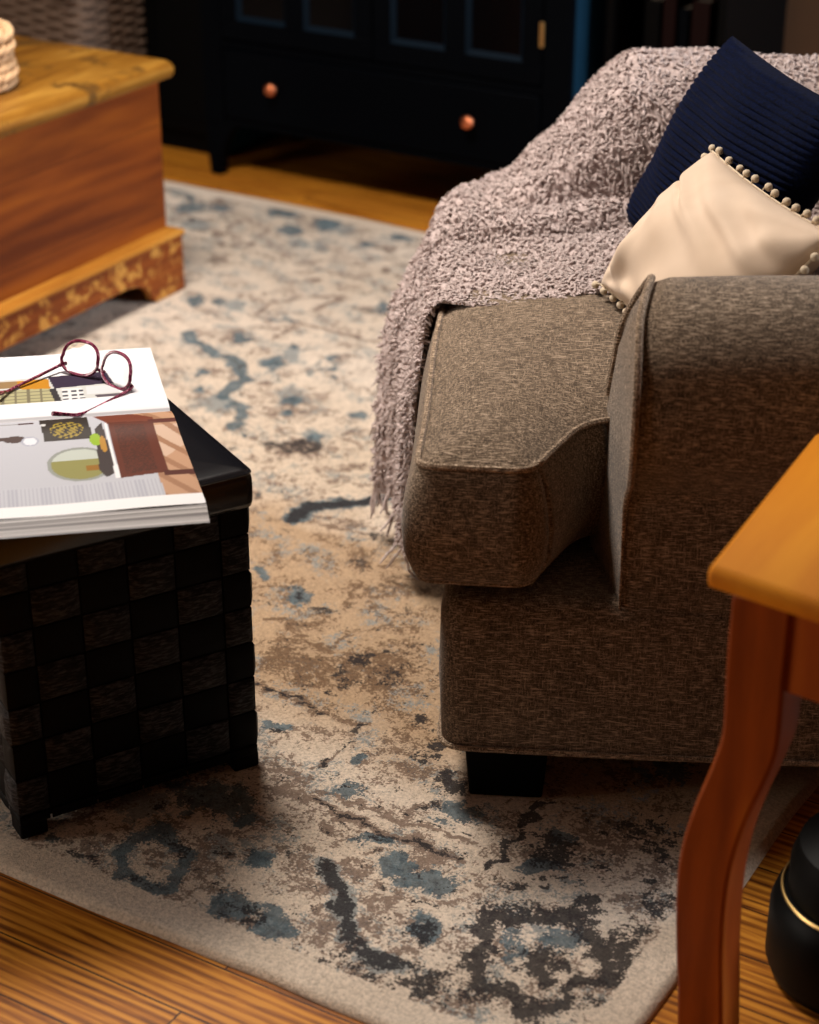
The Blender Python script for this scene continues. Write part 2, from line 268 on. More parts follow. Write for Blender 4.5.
RUG_BLOBS=[('g',-2.888,3.693,0.028,0.017,-0.029,0.038,1,0),('b',-2.832,3.666,0.012,0.007,-0.015,0.021,1,0),('n',-2.737,3.65,0.031,0.018,-0.042,0.058,0.8,0),('k',-2.577,3.697,0.037,0.022,-0.02,0.029,0.7,0),('b',-2.576,3.689,0.04,0.024,-0.025,0.037,1,0),('g',-2.7,3.508,0.04,0.024,-0.029,0.039,1,0),('g',-2.71,3.496,0.02,0.012,-0.017,0.023,1,0),('n',-2.57,3.525,0.039,0.024,-0.055,0.077,0.8,1),('b',-2.489,3.588,0.026,0.016,-0.024,0.035,1,0),('b',-2.439,3.673,0.027,0.016,-0.029,0.044,1,0),('g',-2.439,3.673,0.036,0.022,-0.04,0.061,1,0),('g',-2.417,3.516,0.026,0.016,-0.023,0.034,1,0),('n',-2.479,3.677,0.027,0.016,-0.04,0.061,0.7,0),('g',-2.374,3.644,0.026,0.016,-0.025,0.039,1,0),('b',-2.282,3.598,0.019,0.012,-0.014,0.023,1,0),('b',-2.245,3.689,0.026,0.016,-0.022,0.036,1,0),('n',-2.264,3.514,0.032,0.019,-0.036,0.056,0.7,1),('n',-2.223,3.589,0.016,0.01,-0.014,0.023,1,0),('n',-2.505,3.524,0.026,0.016,-0.033,0.048,0.6,0),('n',-2.612,3.479,0.013,0.008,-0.011,0.015,1,0),('n',-2.62,3.363,0.026,0.015,-0.011,0.014,0.6,0),('n',-2.51,3.332,0.02,0.012,-0.011,0.016,1,0),('k',-2.51,3.332,0.009,0.006,-0.006,0.009,0.5,0),('n',-2.252,3.336,0.02,0.012,-0.009,0.014,1,0),('k',-2.252,3.336,0.007,0.004,-0.006,0.009,0.5,0),('n',-2.158,3.47,0.011,0.007,-0.008,0.012,1,0),('b',-2.405,3.105,0.017,0.01,-0.021,0.028,0.9,0),('b',-2.354,3.124,0.013,0.008,-0.016,0.022,1,0),('g',-2.308,3.119,0.024,0.014,-0.028,0.039,1,0),('n',-2.504,3.232,0.031,0.019,-0.019,0.025,0.6,0),('n',-2.254,3.151,0.03,0.018,-0.05,0.072,0.65,1),('b',-2.04,3.285,0.013,0.008,-0.02,0.033,1,0),('n',-2.042,3.192,0.035,0.021,-0.01,0.016,0.5,0),('n',-2.152,3.338,0.036,0.022,-0.022,0.034,0.5,0),('g',-2.331,3.312,0.012,0.007,-0.035,0.052,0.6,0),('g',-2.364,3.517,0.026,0.015,-0.019,0.028,0.8,0),('n',-2.802,3.553,0.02,0.012,-0.03,0.04,0.6,0),('b',-2.395,3.094,0.014,0.008,-0.016,0.022,0.9,0),('n',-2.21,2.979,0.038,0.023,-0.037,0.051,0.75,0),('b',-2.193,2.982,0.016,0.009,-0.022,0.032,0.9,0),('k',-2.216,2.992,0.013,0.008,-0.006,0.009,0.7,0),('n',-2.282,2.977,0.018,0.011,-0.025,0.034,0.6,0),('g',-2.25,3.012,0.027,0.016,-0.012,0.017,0.6,0),('n',-2.137,3.08,0.036,0.022,-0.024,0.035,0.6,0),('b',-2.063,2.912,0.021,0.012,-0.019,0.027,1,0),('k',-2.059,2.915,0.009,0.005,-0.009,0.013,0.7,0),('g',-2.061,2.967,0.017,0.011,-0.03,0.044,1,0),('g',-2.078,2.903,0.017,0.01,-0.015,0.021,1,0),('b',-2.075,2.997,0.008,0.005,-0.008,0.011,1,0),('b',-1.983,2.996,0.01,0.006,-0.006,0.01,1,0),('n',-1.967,3.009,0.043,0.026,-0.009,0.013,0.7,0),('b',-1.97,2.954,0.015,0.009,-0.016,0.024,0.9,1),('g',-1.977,2.905,0.011,0.007,-0.013,0.019,1,0),('b',-1.925,2.907,0.006,0.004,-0.005,0.008,1,0),('n',-2.147,2.81,0.026,0.015,-0.021,0.029,0.7,0),('b',-2.161,2.801,0.012,0.007,-0.012,0.016,1,0),('n',-2.025,2.818,0.017,0.01,-0.009,0.012,1,0),('g',-2.052,2.689,0.037,0.022,-0.028,0.039,1,0),('b',-2.112,2.729,0.01,0.006,-0.01,0.014,1,0),('n',-2.011,2.673,0.012,0.007,-0.014,0.019,0.8,0),('n',-1.914,2.751,0.053,0.032,-0.054,0.079,0.66,0),('b',-1.931,2.775,0.019,0.011,-0.012,0.018,1,0),('g',-1.945,2.788,0.025,0.015,-0.031,0.045,1,0),('n',-1.923,2.705,0.02,0.012,-0.02,0.029,0.8,0),('b',-1.906,2.722,0.008,0.005,-0.008,0.011,1,0),('b',-1.788,2.78,0.017,0.01,-0.012,0.019,1.2,0),('k',-1.788,2.78,0.012,0.007,-0.007,0.012,0.6,0),('g',-1.877,2.747,0.02,0.012,-0.013,0.019,0.7,0),('n',-1.731,2.703,0.032,0.019,-0.021,0.033,0.8,1),('k',-1.768,2.7,0.009,0.005,-0.006,0.009,0.8,0),('b',-1.958,2.631,0.01,0.006,-0.016,0.022,1,0),('b',-1.92,2.602,0.008,0.005,-0.005,0.007,1,0),('b',-1.803,2.66,0.02,0.012,-0.013,0.02,1,0),('g',-1.82,2.669,0.024,0.014,-0.015,0.023,1,0),('k',-1.844,2.598,0.024,0.014,-0.012,0.018,0.9,0),('n',-1.804,2.621,0.047,0.028,-0.024,0.036,0.85,0),('k',-1.808,2.619,0.024,0.014,-0.011,0.016,0.7,0),('n',-1.89,2.608,0.024,0.014,-0.008,0.011,0.7,0),('g',-2.047,2.885,0.009,0.005,-0.015,0.021,1,0),('n',-1.897,2.975,0.03,0.018,-0.017,0.027,0.5,1),('n',-1.939,2.848,0.017,0.01,-0.014,0.02,0.6,0),('n',-1.867,2.891,0.034,0.02,-0.013,0.021,0.5,0),('k',-1.803,2.615,0.055,0.033,-0.021,0.031,0.85,0),('n',-1.801,2.604,0.063,0.038,-0.03,0.045,0.75,0),('b',-1.801,2.654,0.02,0.012,-0.011,0.016,0.8,0),('n',-1.687,2.587,0.042,0.025,-0.014,0.022,0.7,0),('n',-1.762,2.483,0.042,0.025,-0.017,0.025,0.6,0),('n',-1.667,2.54,0.045,0.027,-0.011,0.017,0.6,0),('n',-1.651,2.491,0.011,0.007,-0.004,0.007,1,0),('n',-1.758,2.416,0.009,0.006,-0.008,0.012,1,0),('n',-1.713,2.404,0.022,0.013,-0.015,0.022,0.7,1),('b',-1.65,2.392,0.016,0.01,-0.011,0.017,1,0),('k',-1.65,2.392,0.009,0.006,-0.007,0.011,0.8,0),('n',-1.564,2.412,0.047,0.028,-0.015,0.023,0.68,0),('k',-1.506,2.399,0.014,0.009,-0.012,0.019,0.9,0),('k',-1.483,2.307,0.017,0.011,-0.014,0.022,0.75,0),('n',-1.492,2.321,0.028,0.017,-0.033,0.052,0.65,0),('n',-1.611,2.249,0.025,0.015,-0.025,0.036,0.62,0),('b',-1.601,2.196,0.012,0.007,-0.012,0.017,1,0),('n',-1.439,2.313,0.014,0.008,-0.006,0.01,0.8,0),('b',-1.501,2.17,0.02,0.012,-0.014,0.021,1,0),('k',-1.501,2.17,0.012,0.007,-0.008,0.012,0.8,0),('k',-1.452,2.145,0.015,0.009,-0.006,0.01,1.1,0),('n',-1.528,2.163,0.02,0.012,-0.023,0.034,0.65,0),('n',-1.394,2.263,0.041,0.025,-0.026,0.042,0.66,0),('n',-1.419,2.229,0.031,0.018,-0.022,0.034,0.6,0),('n',-1.562,2.143,0.017,0.01,-0.028,0.04,0.55,0),('b',-1.76,2.415,0.007,0.005,-0.007,0.01,0.8,0),('n',-1.45,2.083,0.031,0.019,-0.018,0.026,0.62,0),('n',-1.427,2.007,0.037,0.022,-0.035,0.051,0.85,0),('n',-1.369,1.991,0.04,0.024,-0.037,0.056,0.8,0),('n',-1.289,2.039,0.066,0.04,-0.044,0.07,0.78,0),('k',-1.325,2.06,0.02,0.012,-0.012,0.019,0.85,0),('k',-1.298,2.098,0.017,0.01,-0.006,0.009,0.8,0),('k',-1.332,2.013,0.01,0.006,-0.012,0.019,0.8,0),('k',-1.265,2.044,0.04,0.024,-0.019,0.031,0.65,0),('k',-1.301,1.985,0.02,0.012,-0.01,0.015,0.8,0),('k',-1.316,1.959,0.016,0.01,-0.007,0.011,0.8,0),('k',-1.203,2.015,0.01,0.006,-0.004,0.006,0.8,0),('k',-1.168,1.964,0.013,0.008,-0.01,0.016,1.2,0),('b',-1.326,1.853,0.014,0.009,-0.008,0.012,1,0),('k',-1.323,1.836,0.009,0.006,-0.006,0.008,0.9,0),('k',-1.122,1.923,0.014,0.008,-0.012,0.02,1,0),('n',-1.159,1.9,0.044,0.026,-0.02,0.034,0.62,0),('n',-1.309,1.895,0.019,0.012,-0.005,0.008,0.8,0),('b',-1.185,1.845,0.009,0.006,-0.005,0.008,0.9,0),('n',-1.159,1.892,0.009,0.006,-0.007,0.011,0.8,0),('k',-1.115,1.889,0.014,0.008,-0.01,0.016,0.8,1),('k',-1.349,2.142,0.006,0.003,-0.002,0.003,1,0),('n',-1.319,2.162,0.041,0.025,-0.012,0.02,0.6,0),('n',-1.309,1.809,0.025,0.015,-0.006,0.009,0.5,0),('n',-1.127,1.86,0.025,0.015,-0.007,0.011,0.8,0),('b',-1.436,1.498,0.008,0.005,-0.008,0.009,1,0),('g',-1.369,1.605,0.031,0.019,-0.023,0.03,1,0),('k',-1.357,1.612,0.012,0.008,-0.007,0.009,0.7,0),('n',-1.416,1.548,0.025,0.015,-0.014,0.017,0.75,0),('n',-1.365,1.503,0.027,0.016,-0.022,0.027,0.7,0),('k',-1.372,1.479,0.027,0.016,-0.011,0.013,0.75,0),('b',-1.358,1.662,0.019,0.011,-0.01,0.013,0.8,0),('b',-1.307,1.66,0.036,0.022,-0.021,0.028,1.05,0),('k',-1.318,1.657,0.019,0.011,-0.007,0.01,0.7,0),('n',-1.302,1.635,0.019,0.011,-0.011,0.015,0.8,0),('n',-1.312,1.589,0.028,0.017,-0.011,0.014,0.8,0),('b',-1.288,1.523,0.037,0.023,-0.039,0.051,1.1,1),('k',-1.271,1.553,0.015,0.009,-0.021,0.028,0.75,0),('g',-1.328,1.512,0.015,0.009,-0.022,0.027,1,0),('n',-1.294,1.525,0.018,0.011,-0.018,0.023,0.7,0),('n',-1.24,1.552,0.024,0.014,-0.038,0.051,0.72,0),('n',-1.235,1.477,0.029,0.018,-0.017,0.022,0.72,0),('k',-1.275,1.472,0.021,0.012,-0.007,0.009,0.7,0),('g',-1.236,1.581,0.018,0.011,-0.017,0.024,0.9,0),('k',-1.22,1.577,0.012,0.007,-0.007,0.009,0.7,0),('n',-1.241,1.612,0.018,0.011,-0.01,0.014,0.7,0),('b',-1.24,1.647,0.009,0.006,-0.007,0.01,1,0),('b',-1.15,1.503,0.02,0.012,-0.011,0.015,1,0),('n',-1.134,1.47,0.023,0.014,-0.015,0.021,0.8,0),('k',-1.158,1.474,0.014,0.009,-0.009,0.013,0.7,0),('n',-1.432,1.469,0.018,0.011,-0.006,0.007,0.7,0),('k',-1.315,1.48,0.015,0.009,-0.007,0.009,0.6,0),('b',-1.277,1.672,0.024,0.014,-0.02,0.028,1,0),('g',-1.239,1.652,0.017,0.01,-0.01,0.013,1,0),('n',-1.237,1.712,0.027,0.016,-0.016,0.023,0.62,0),('n',-1.228,1.617,0.023,0.014,-0.011,0.016,0.8,0),('g',-1.183,1.586,0.019,0.012,-0.011,0.015,0.9,0),('b',-1.176,1.586,0.015,0.009,-0.007,0.01,1,0),('n',-1.216,1.58,0.01,0.006,-0.005,0.008,1,0),('b',-1.153,1.493,0.019,0.011,-0.02,0.028,1,0),('b',-1.096,1.494,0.02,0.012,-0.021,0.03,1.1,0),('k',-1.124,1.49,0.022,0.013,-0.02,0.028,0.75,0),('n',-1.108,1.474,0.019,0.011,-0.016,0.023,0.75,0),('b',-1.164,1.767,0.021,0.012,-0.01,0.016,0.9,0),('k',-1.17,1.768,0.014,0.008,-0.005,0.008,0.7,0),('b',-1.074,1.699,0.02,0.012,-0.007,0.012,1,0),('k',-1.079,1.699,0.013,0.008,-0.005,0.008,0.8,0),('n',-1.133,1.682,0.023,0.014,-0.021,0.033,0.75,0),('n',-1.131,1.61,0.023,0.014,-0.017,0.026,0.75,0),('n',-1.069,1.64,0.029,0.018,-0.02,0.031,0.8,0),('n',-1.088,1.573,0.035,0.021,-0.013,0.02,0.78,0),('b',-1.024,1.667,0.019,0.012,-0.013,0.021,1.1,0),('b',-0.973,1.663,0.032,0.019,-0.01,0.017,1.1,0),('k',-0.995,1.664,0.019,0.012,-0.006,0.01,0.5,0),('n',-0.995,1.692,0.023,0.014,-0.009,0.016,0.9,0),('n',-0.999,1.599,0.028,0.017,-0.012,0.02,0.8,0),('n',-1.043,1.526,0.019,0.011,-0.028,0.043,0.75,0),('n',-0.991,1.558,0.019,0.011,-0.018,0.029,0.7,0),('b',-0.932,1.58,0.019,0.011,-0.013,0.022,1.05,0),('k',-0.932,1.587,0.012,0.007,-0.009,0.015,0.8,0),('n',-0.939,1.642,0.019,0.011,-0.004,0.006,0.8,0),('k',-0.966,1.616,0.013,0.008,-0.004,0.006,0.8,0),('k',-0.948,1.627,0.009,0.006,-0.004,0.006,0.8,0),('k',-0.959,1.481,0.027,0.016,-0.02,0.032,0.75,0),('k',-0.925,1.512,0.009,0.005,-0.007,0.011,1,0),('n',-0.975,1.454,0.06,0.036,-0.014,0.022,0.7,0),('k',-1.064,1.856,0.017,0.01,-0.016,0.027,1,0),('b',-1.02,1.804,0.024,0.014,-0.01,0.017,0.9,0),('k',-1.05,1.801,0.017,0.01,-0.007,0.012,0.8,0),('n',-1.063,1.785,0.02,0.012,-0.01,0.017,0.8,0),('n',-1.112,1.851,0.028,0.017,-0.015,0.024,0.8,0),('k',-1.106,1.888,0.018,0.011,-0.007,0.012,0.8,0),('k',-0.894,1.502,0.021,0.013,-0.013,0.023,0.8,0),('n',-0.937,1.539,0.018,0.011,-0.008,0.014,0.7,0),('k',-0.989,1.501,0.018,0.011,-0.012,0.018,0.7,0),('n',-1.176,1.671,0.02,0.012,-0.011,0.016,0.6,0),('b',-1.014,1.803,0.027,0.017,-0.014,0.024,0.8,0),('k',-1.051,1.845,0.023,0.014,-0.014,0.024,0.9,0),('k',-0.873,1.791,0.033,0.02,-0.02,0.038,1,0),('b',-0.875,1.756,0.022,0.013,-0.006,0.012,1.3,0),('b',-0.88,1.827,0.018,0.011,-0.008,0.016,0.9,0),('k',-0.886,1.711,0.022,0.013,-0.008,0.014,0.8,0),('n',-0.827,1.854,0.054,0.032,-0.031,0.064,0.7,0),('k',-0.807,1.886,0.045,0.027,-0.011,0.024,0.75,0),('k',-0.757,1.876,0.027,0.016,-0.022,0.048,0.7,0),('n',-0.745,1.825,0.035,0.021,-0.021,0.046,0.7,0),('k',-0.791,1.729,0.01,0.006,-0.008,0.016,1.2,0),('k',-0.849,1.728,0.01,0.006,-0.005,0.01,0.9,1),('k',-0.829,1.75,0.01,0.006,-0.005,0.01,0.9,1),('k',-0.809,1.795,0.018,0.011,-0.005,0.01,0.8,0),('k',-0.796,1.604,0.072,0.043,-0.044,0.084,1.15,1),('k',-0.785,1.594,0.029,0.017,-0.02,0.039,1,0),('n',-0.847,1.599,0.025,0.015,-0.018,0.033,0.7,0),('b',-0.788,1.652,0.021,0.013,-0.014,0.027,0.8,0),('b',-0.827,1.611,0.017,0.01,-0.018,0.033,0.7,0),('k',-0.714,1.645,0.029,0.017,-0.036,0.074,0.95,0),('n',-0.712,1.597,0.032,0.019,-0.016,0.032,0.7,0),('k',-0.78,1.692,0.025,0.015,-0.017,0.035,0.85,0),('k',-0.718,1.756,0.026,0.015,-0.02,0.044,0.8,0),('k',-0.717,1.695,0.017,0.01,-0.02,0.042,0.8,0),('n',-0.743,1.751,0.026,0.015,-0.014,0.029,0.7,0),('k',-0.872,1.664,0.034,0.021,-0.009,0.017,0.9,0),('k',-0.825,1.529,0.032,0.019,-0.021,0.037,0.85,0),('k',-0.885,1.501,0.036,0.022,-0.022,0.037,0.8,0),('b',-0.981,1.663,0.035,0.021,-0.01,0.018,0.9,0),('k',-0.935,1.576,0.021,0.013,-0.012,0.02,0.9,0),('b',-0.937,1.58,0.017,0.01,-0.01,0.016,0.8,0),('k',-0.751,1.802,0.017,0.01,-0.007,0.015,0.8,0),('k',-0.723,1.557,0.056,0.034,-0.009,0.019,0.8,0),('n',-0.851,1.48,0.048,0.029,-0.014,0.024,0.7,0)]
RUG_STROKES=[('n',0.01,[(-2.249,3.132),(-2.234,3.22),(-2.148,3.294)],1),('n',0.016,[(-2.152,3.191),(-2.151,3.285)],1),('k',0.012,[(-2.1,3.244),(-2.052,3.246),(-2.027,3.271)],0.8),('k',0.008,[(-2.14,3.333),(-2.05,3.308)],0.6),('n',0.012,[(-2.694,3.437),(-2.454,3.412),(-2.226,3.4),(-2.068,3.377)],0.75),('n',0.006,[(-2.646,3.373),(-2.416,3.359)],0.7),('n',0.008,[(-2.36,3.405),(-2.101,3.404)],0.6),('b',0.023,[(-2.3,2.949),(-2.259,2.91),(-2.218,2.903),(-2.179,2.88),(-2.155,2.898),(-2.109,2.847),(-2.069,2.82),(-2.066,2.778),(-2.057,2.72)],1.3),('k',0.012,[(-2.146,2.885),(-2.109,2.847),(-2.069,2.82)],0.7),('n',0.01,[(-2.206,3.105),(-2.144,3.109),(-2.032,3.111),(-1.924,3.104)],1),('b',0.014,[(-2.199,3.101),(-2.162,3.107)],1),('b',0.02,[(-2.023,2.706),(-1.981,2.697),(-1.966,2.679),(-1.97,2.657)],1),('n',0.01,[(-2.153,3.188),(-2.142,3.281)],1),('n',0.008,[(-2.138,2.999),(-2.145,3.092)],1),('k',0.008,[(-1.837,2.853),(-1.787,2.855)],0.7),('k',0.028,[(-1.663,2.384),(-1.663,2.423),(-1.639,2.448),(-1.608,2.473),(-1.568,2.514)],1.1),('b',0.034,[(-1.663,2.384),(-1.663,2.423),(-1.639,2.448),(-1.608,2.473),(-1.568,2.514)],1.1),('n',0.01,[(-1.625,2.381),(-1.569,2.388),(-1.511,2.391)],0.8),('n',0.012,[(-1.427,2.169),(-1.448,2.259)],0.9),('k',0.007,[(-1.412,1.918),(-1.359,1.921),(-1.282,1.907)],0.95),('n',0.02,[(-1.412,1.918),(-1.357,1.918),(-1.234,1.909)],0.8),('k',0.006,[(-1.222,1.784),(-1.225,1.853),(-1.231,1.911)],0.85),('n',0.012,[(-1.504,2.083),(-1.485,2.099),(-1.426,2.062),(-1.374,2.048)],0.9),('k',0.005,[(-1.355,2.159),(-1.309,2.146),(-1.263,2.146)],0.7),('k',0.005,[(-1.42,2.011),(-1.372,2.023)],0.6),('n',0.01,[(-1.378,2.054),(-1.377,2.118),(-1.341,2.168)],0.8),('k',0.024,[(-1.096,1.62),(-1.064,1.594),(-1.031,1.56),(-1.0,1.526),(-0.974,1.51),(-0.935,1.508)],1),('g',0.03,[(-1.096,1.62),(-1.064,1.594),(-1.031,1.56),(-1.0,1.526),(-0.974,1.51),(-0.935,1.508)],1.2),('k',0.007,[(-1.187,1.722),(-1.13,1.722),(-1.063,1.717),(-0.965,1.717)],1),('n',0.02,[(-1.245,1.723),(-1.13,1.722),(-1.065,1.719),(-0.965,1.717)],0.95),('n',0.01,[(-1.302,1.762),(-1.243,1.756),(-1.143,1.749),(-1.043,1.751),(-0.971,1.757)],0.95),('n',0.007,[(-1.227,1.782),(-1.219,1.829)],0.9),('k',0.005,[(-1.07,1.773),(-1.027,1.761),(-0.981,1.774)],0.7),('k',0.02,[(-1.059,1.459),(-1.004,1.467),(-0.951,1.456)],0.7),('k',0.012,[(-0.67,1.554),(-0.669,1.639),(-0.672,1.749),(-0.67,1.832)],1.3),('k',0.007,[(-0.92,1.714),(-0.922,1.777),(-0.933,1.889)],1.1),('n',0.012,[(-1.078,1.764),(-1.01,1.754),(-0.931,1.751)],0.7)]
# ------------------------------------------------------------------ rug
def rug_material():
    t = NT('distressed_rug'); v = t.coord()
    a = t.node('ShaderNodeAttribute', attribute_name='pattern'); s = t.node('ShaderNodeSeparateColor'); t.link(a.outputs['Color'], s.inputs[0])
    a2 = t.node('ShaderNodeAttribute', attribute_name='pattern_pale'); s2 = t.node('ShaderNodeSeparateColor'); t.link(a2.outputs['Color'], s2.inputs[0])
    def thr(field, seed, th, sc=70, amp=.95, soft=.14):
        mp = t.node('ShaderNodeMapping'); mp.inputs['Location'].default_value = (seed, seed*.7, 0); t.link(v, mp.inputs[0])
        n1 = t.noise(mp.outputs[0], sc, 5, .66, .3); n2 = t.noise(mp.outputs[0], 260, 2, .6)
        nn = t.math('ADD', t.math('MULTIPLY', t.math('SUBTRACT', n1, .5), amp*2.0), t.math('MULTIPLY', t.math('SUBTRACT', n2, .5), 1.5))
        f = t.math('ADD', field, nn)
        f = t.math('MULTIPLY', f, t.math('GREATER_THAN', field, .02))
        return t.math('DIVIDE', t.math('SUBTRACT', f, th), soft, clamp=True)
    base = t.ramp(t.noise(v, 2.2, 3), [(.35, (.70, .58, .46)), (.7, (.80, .69, .58))])
    # weft-wise band of browner base colour with soft edges
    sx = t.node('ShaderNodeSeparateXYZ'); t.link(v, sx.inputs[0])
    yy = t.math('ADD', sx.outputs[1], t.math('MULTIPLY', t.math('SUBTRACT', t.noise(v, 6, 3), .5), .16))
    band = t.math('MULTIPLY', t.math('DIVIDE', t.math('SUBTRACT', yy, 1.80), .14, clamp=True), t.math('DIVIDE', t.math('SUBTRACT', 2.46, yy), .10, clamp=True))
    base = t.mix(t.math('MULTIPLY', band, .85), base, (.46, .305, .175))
    base = t.mix(t.math('MULTIPLY', t.noise(v, 300, 3, .75), .55), base, t.mix(1.0, base, (.62, .58, .54), 'MULTIPLY'))
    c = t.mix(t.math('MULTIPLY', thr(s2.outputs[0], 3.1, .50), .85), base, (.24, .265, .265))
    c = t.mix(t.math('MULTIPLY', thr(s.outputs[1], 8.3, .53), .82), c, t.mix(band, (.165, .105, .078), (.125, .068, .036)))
    bl = t.ramp(t.noise(v, 60, 4), [(.35, (.030, .062, .085)), (.68, (.13, .19, .22))])
    c = t.mix(t.math('MULTIPLY', thr(s.outputs[0], 1.7, .43), .88), c, bl)
    c = t.mix(t.math('MULTIPLY', thr(s.outputs[2], 5.9, .62), .92), c, (.018, .016, .019))
    c = t.mix(.75, c, t.mix(1.0, c, t.ramp(t.noise(v, 230, 3, .8), [(.32, .48), (.60, 1.15)]), 'MULTIPLY'))
    h = t.math('ADD', t.noise(v, 330, 3, .8), t.math('MULTIPLY', t.noise(v, 45, 2), .8))
    t.bump(h, .75, .004)
    return t.done(c, .97, 0, .1, .1)

def build_rug():
    X0, X1, Y0, Y1 = -4.05, -0.645, 1.417, 3.75
    st_ = .0045
    xs = np.arange(X0, X1+1e-6, st_); ys = np.arange(Y0, Y1+1e-6, st_)
    xs[-1] = X1; ys[-1] = Y1
    GX, GY = np.meshgrid(xs, ys, indexing='ij')
    ch = {k: np.zeros_like(GX) for k in 'bnkg'}
    rs = np.random.RandomState(3)
    blobs = list(RUG_BLOBS)
    for _ in range(330):
        if rs.rand() < .72: x, y = rs.uniform(-4.0, -2.7), rs.uniform(1.5, 3.65)
        else: x, y = rs.uniform(-1.05, -.70), rs.uniform(2.0, 3.65)
        r = rs.uniform(.015, .055); blobs.append((rs.choice(list('bnnkg')), x, y, r, 0, 0, r*rs.uniform(.5, 1.2), .8, int(rs.rand() < .25)))
    # low-frequency warp so that no motif keeps a clean oval outline
    def lf(seed, f, amp):
        r2 = np.random.RandomState(seed); out = np.zeros_like(GX)
        for _ in range(14):
            a = r2.uniform(0, 2*np.pi); k = r2.uniform(.5, 1.6)*f; p = r2.uniform(0, 6.28)
            out += np.sin((GX*np.cos(a)+GY*np.sin(a))*k+p)
        return out*amp/3.7
    WX = GX+lf(1, 90, .006)+lf(5, 220, .003); WY = GY+lf(2, 90, .006)+lf(6, 220, .003)
    for c, x, y, ax, ay, bx, by, s_, ring in blobs:
        det = ax*by-ay*bx
        if abs(det) < 1e-9: continue
        ext = 1.5*max(math.hypot(ax, ay), math.hypot(bx, by))+.02
        i0, i1 = np.searchsorted(xs, [x-ext, x+ext]); j0, j1 = np.searchsorted(ys, [y-ext, y+ext])
        if i1 <= i0 or j1 <= j0: continue
        dx = WX[i0:i1, j0:j1]-x; dy = WY[i0:i1, j0:j1]-y
        p = (dx*by-dy*bx)/det; q = (ax*dy-ay*dx)/det
        ang = np.arctan2(q, p); r = np.sqrt(p*p+q*q)*(1+.10*np.sin(5*ang+x*40)+.06*np.sin(9*ang+y*60))
        if ring: f = 1.05-np.abs(r-.85)/.36
        else: f = (1.45-r)/1.0
        ch[c][i0:i1, j0:j1] = np.maximum(ch[c][i0:i1, j0:j1], np.clip(f, 0, 1)*s_)
    for c, w, pts, s_ in RUG_STROKES:
        for (x0, y0), (x1, y1) in zip(pts[:-1], pts[1:]):
            e = w*2+.01
            i0, i1 = np.searchsorted(xs, [min(x0, x1)-e, max(x0, x1)+e]); j0, j1 = np.searchsorted(ys, [min(y0, y1)-e, max(y0, y1)+e])
            if i1 <= i0 or j1 <= j0: continue
            px = WX[i0:i1, j0:j1]-x0; py = WY[i0:i1, j0:j1]-y0; dx, dy = x1-x0, y1-y0
            tt = np.clip((px*dx+py*dy)/(dx*dx+dy*dy+1e-9), 0, 1); d = np.hypot(px-tt*dx, py-tt*dy)
            f = np.clip(1.5-d/(w*.55), 0, 1)*s_
            ch[c][i0:i1, j0:j1] = np.maximum(ch[c][i0:i1, j0:j1], f)
    # border guard lines and the thin dark inner line round the rug
    db = np.minimum(np.minimum(GX-X0, X1-GX), np.minimum(GY-Y0, Y1-GY))
    dist = db+lf(9, 60, .0015)
    def line(c, d, w, s_): ch[c][:] = np.maximum(ch[c], np.clip(1.4-np.abs(dist-d)/(w*.7), 0, 1)*s_)
    line('n', .285, .006, .62); line('n', .325, .004, .66); line('n', .30, .012, .5); line('n', .052, .004, .45)
    inner = np.clip((db-.045)/.01, 0, 1)
    scat = np.clip(lf(21, 75, .34)+.36+.08*np.clip((.30-db)/.02, 0, 1), 0, .62)       # faint worn speckle over the whole field
    ch['n'] = np.maximum(ch['n'], scat*.9); ch['g'] = np.maximum(ch['g'], np.clip(lf(22, 60, .34)+.26, 0, .52))
    ch['k'] = np.maximum(ch['k'], np.clip(lf(23, 110, .34)+.14+.04*np.clip((.30-db)/.02, 0, 1), 0, .46))
    for k in ch: ch[k] *= inner
    Z = .011+lf(31, 12, .0008)
    e = np.clip(db/.012, 0, 1); Z = Z*np.sqrt(1-(1-e)**2*.92)
    wob = lf(41, 9, .0035)+lf(42, 30, .0012)
    fr = np.clip((Y0+.25-GY)/.25, 0, 1); fl = np.clip((GY-Y1+.25)/.25, 0, 1); frx = np.clip((GX-X1+.25)/.25, 0, 1)
    VX = GX+wob*frx; VY = GY+wob*(fr+fl)
    nx, ny = GX.shape
    V = np.stack([VX, VY, Z], -1).reshape(-1, 3)
    idx = np.arange(nx*ny).reshape(nx, ny)
    F = np.stack([idx[:-1, :-1], idx[1:, :-1], idx[1:, 1:], idx[:-1, 1:]], -1).reshape(-1, 4)
    # skirt down to the floor
    ring = np.concatenate([idx[:, 0], idx[-1, 1:], idx[-2::-1, -1], idx[0, -2:0:-1]])
    SV = V[ring].copy(); SV[:, 2] = .0005; n0 = len(V); m = len(ring); k = np.arange(m); k2 = (k+1) % m
    F = np.concatenate([F, np.stack([ring, n0+k, n0+k2, ring[k2]], -1)]); V = np.concatenate([V, SV])
    me = fast_mesh('area_rug', V, F)
    pad = np.zeros(m)
    for nm, arrs in (('pattern', (ch['b'], ch['n'], ch['k'])), ('pattern_pale', (ch['g'], ch['g'], ch['g']))):
        at = me.color_attributes.new(nm, 'FLOAT_COLOR', 'POINT')
        d = np.ones((len(V), 4)); 
        for i, a in enumerate(arrs): d[:, i] = np.concatenate([a.reshape(-1), pad])
        at.data.foreach_set('color', d.reshape(-1).astype(np.float32))
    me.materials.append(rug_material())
    o = bpy.data.objects.new('area_rug', me); COL.objects.link(o)
    tag(o, 'large cream area rug with faded blue and brown floral pattern on the oak floor', 'rug')

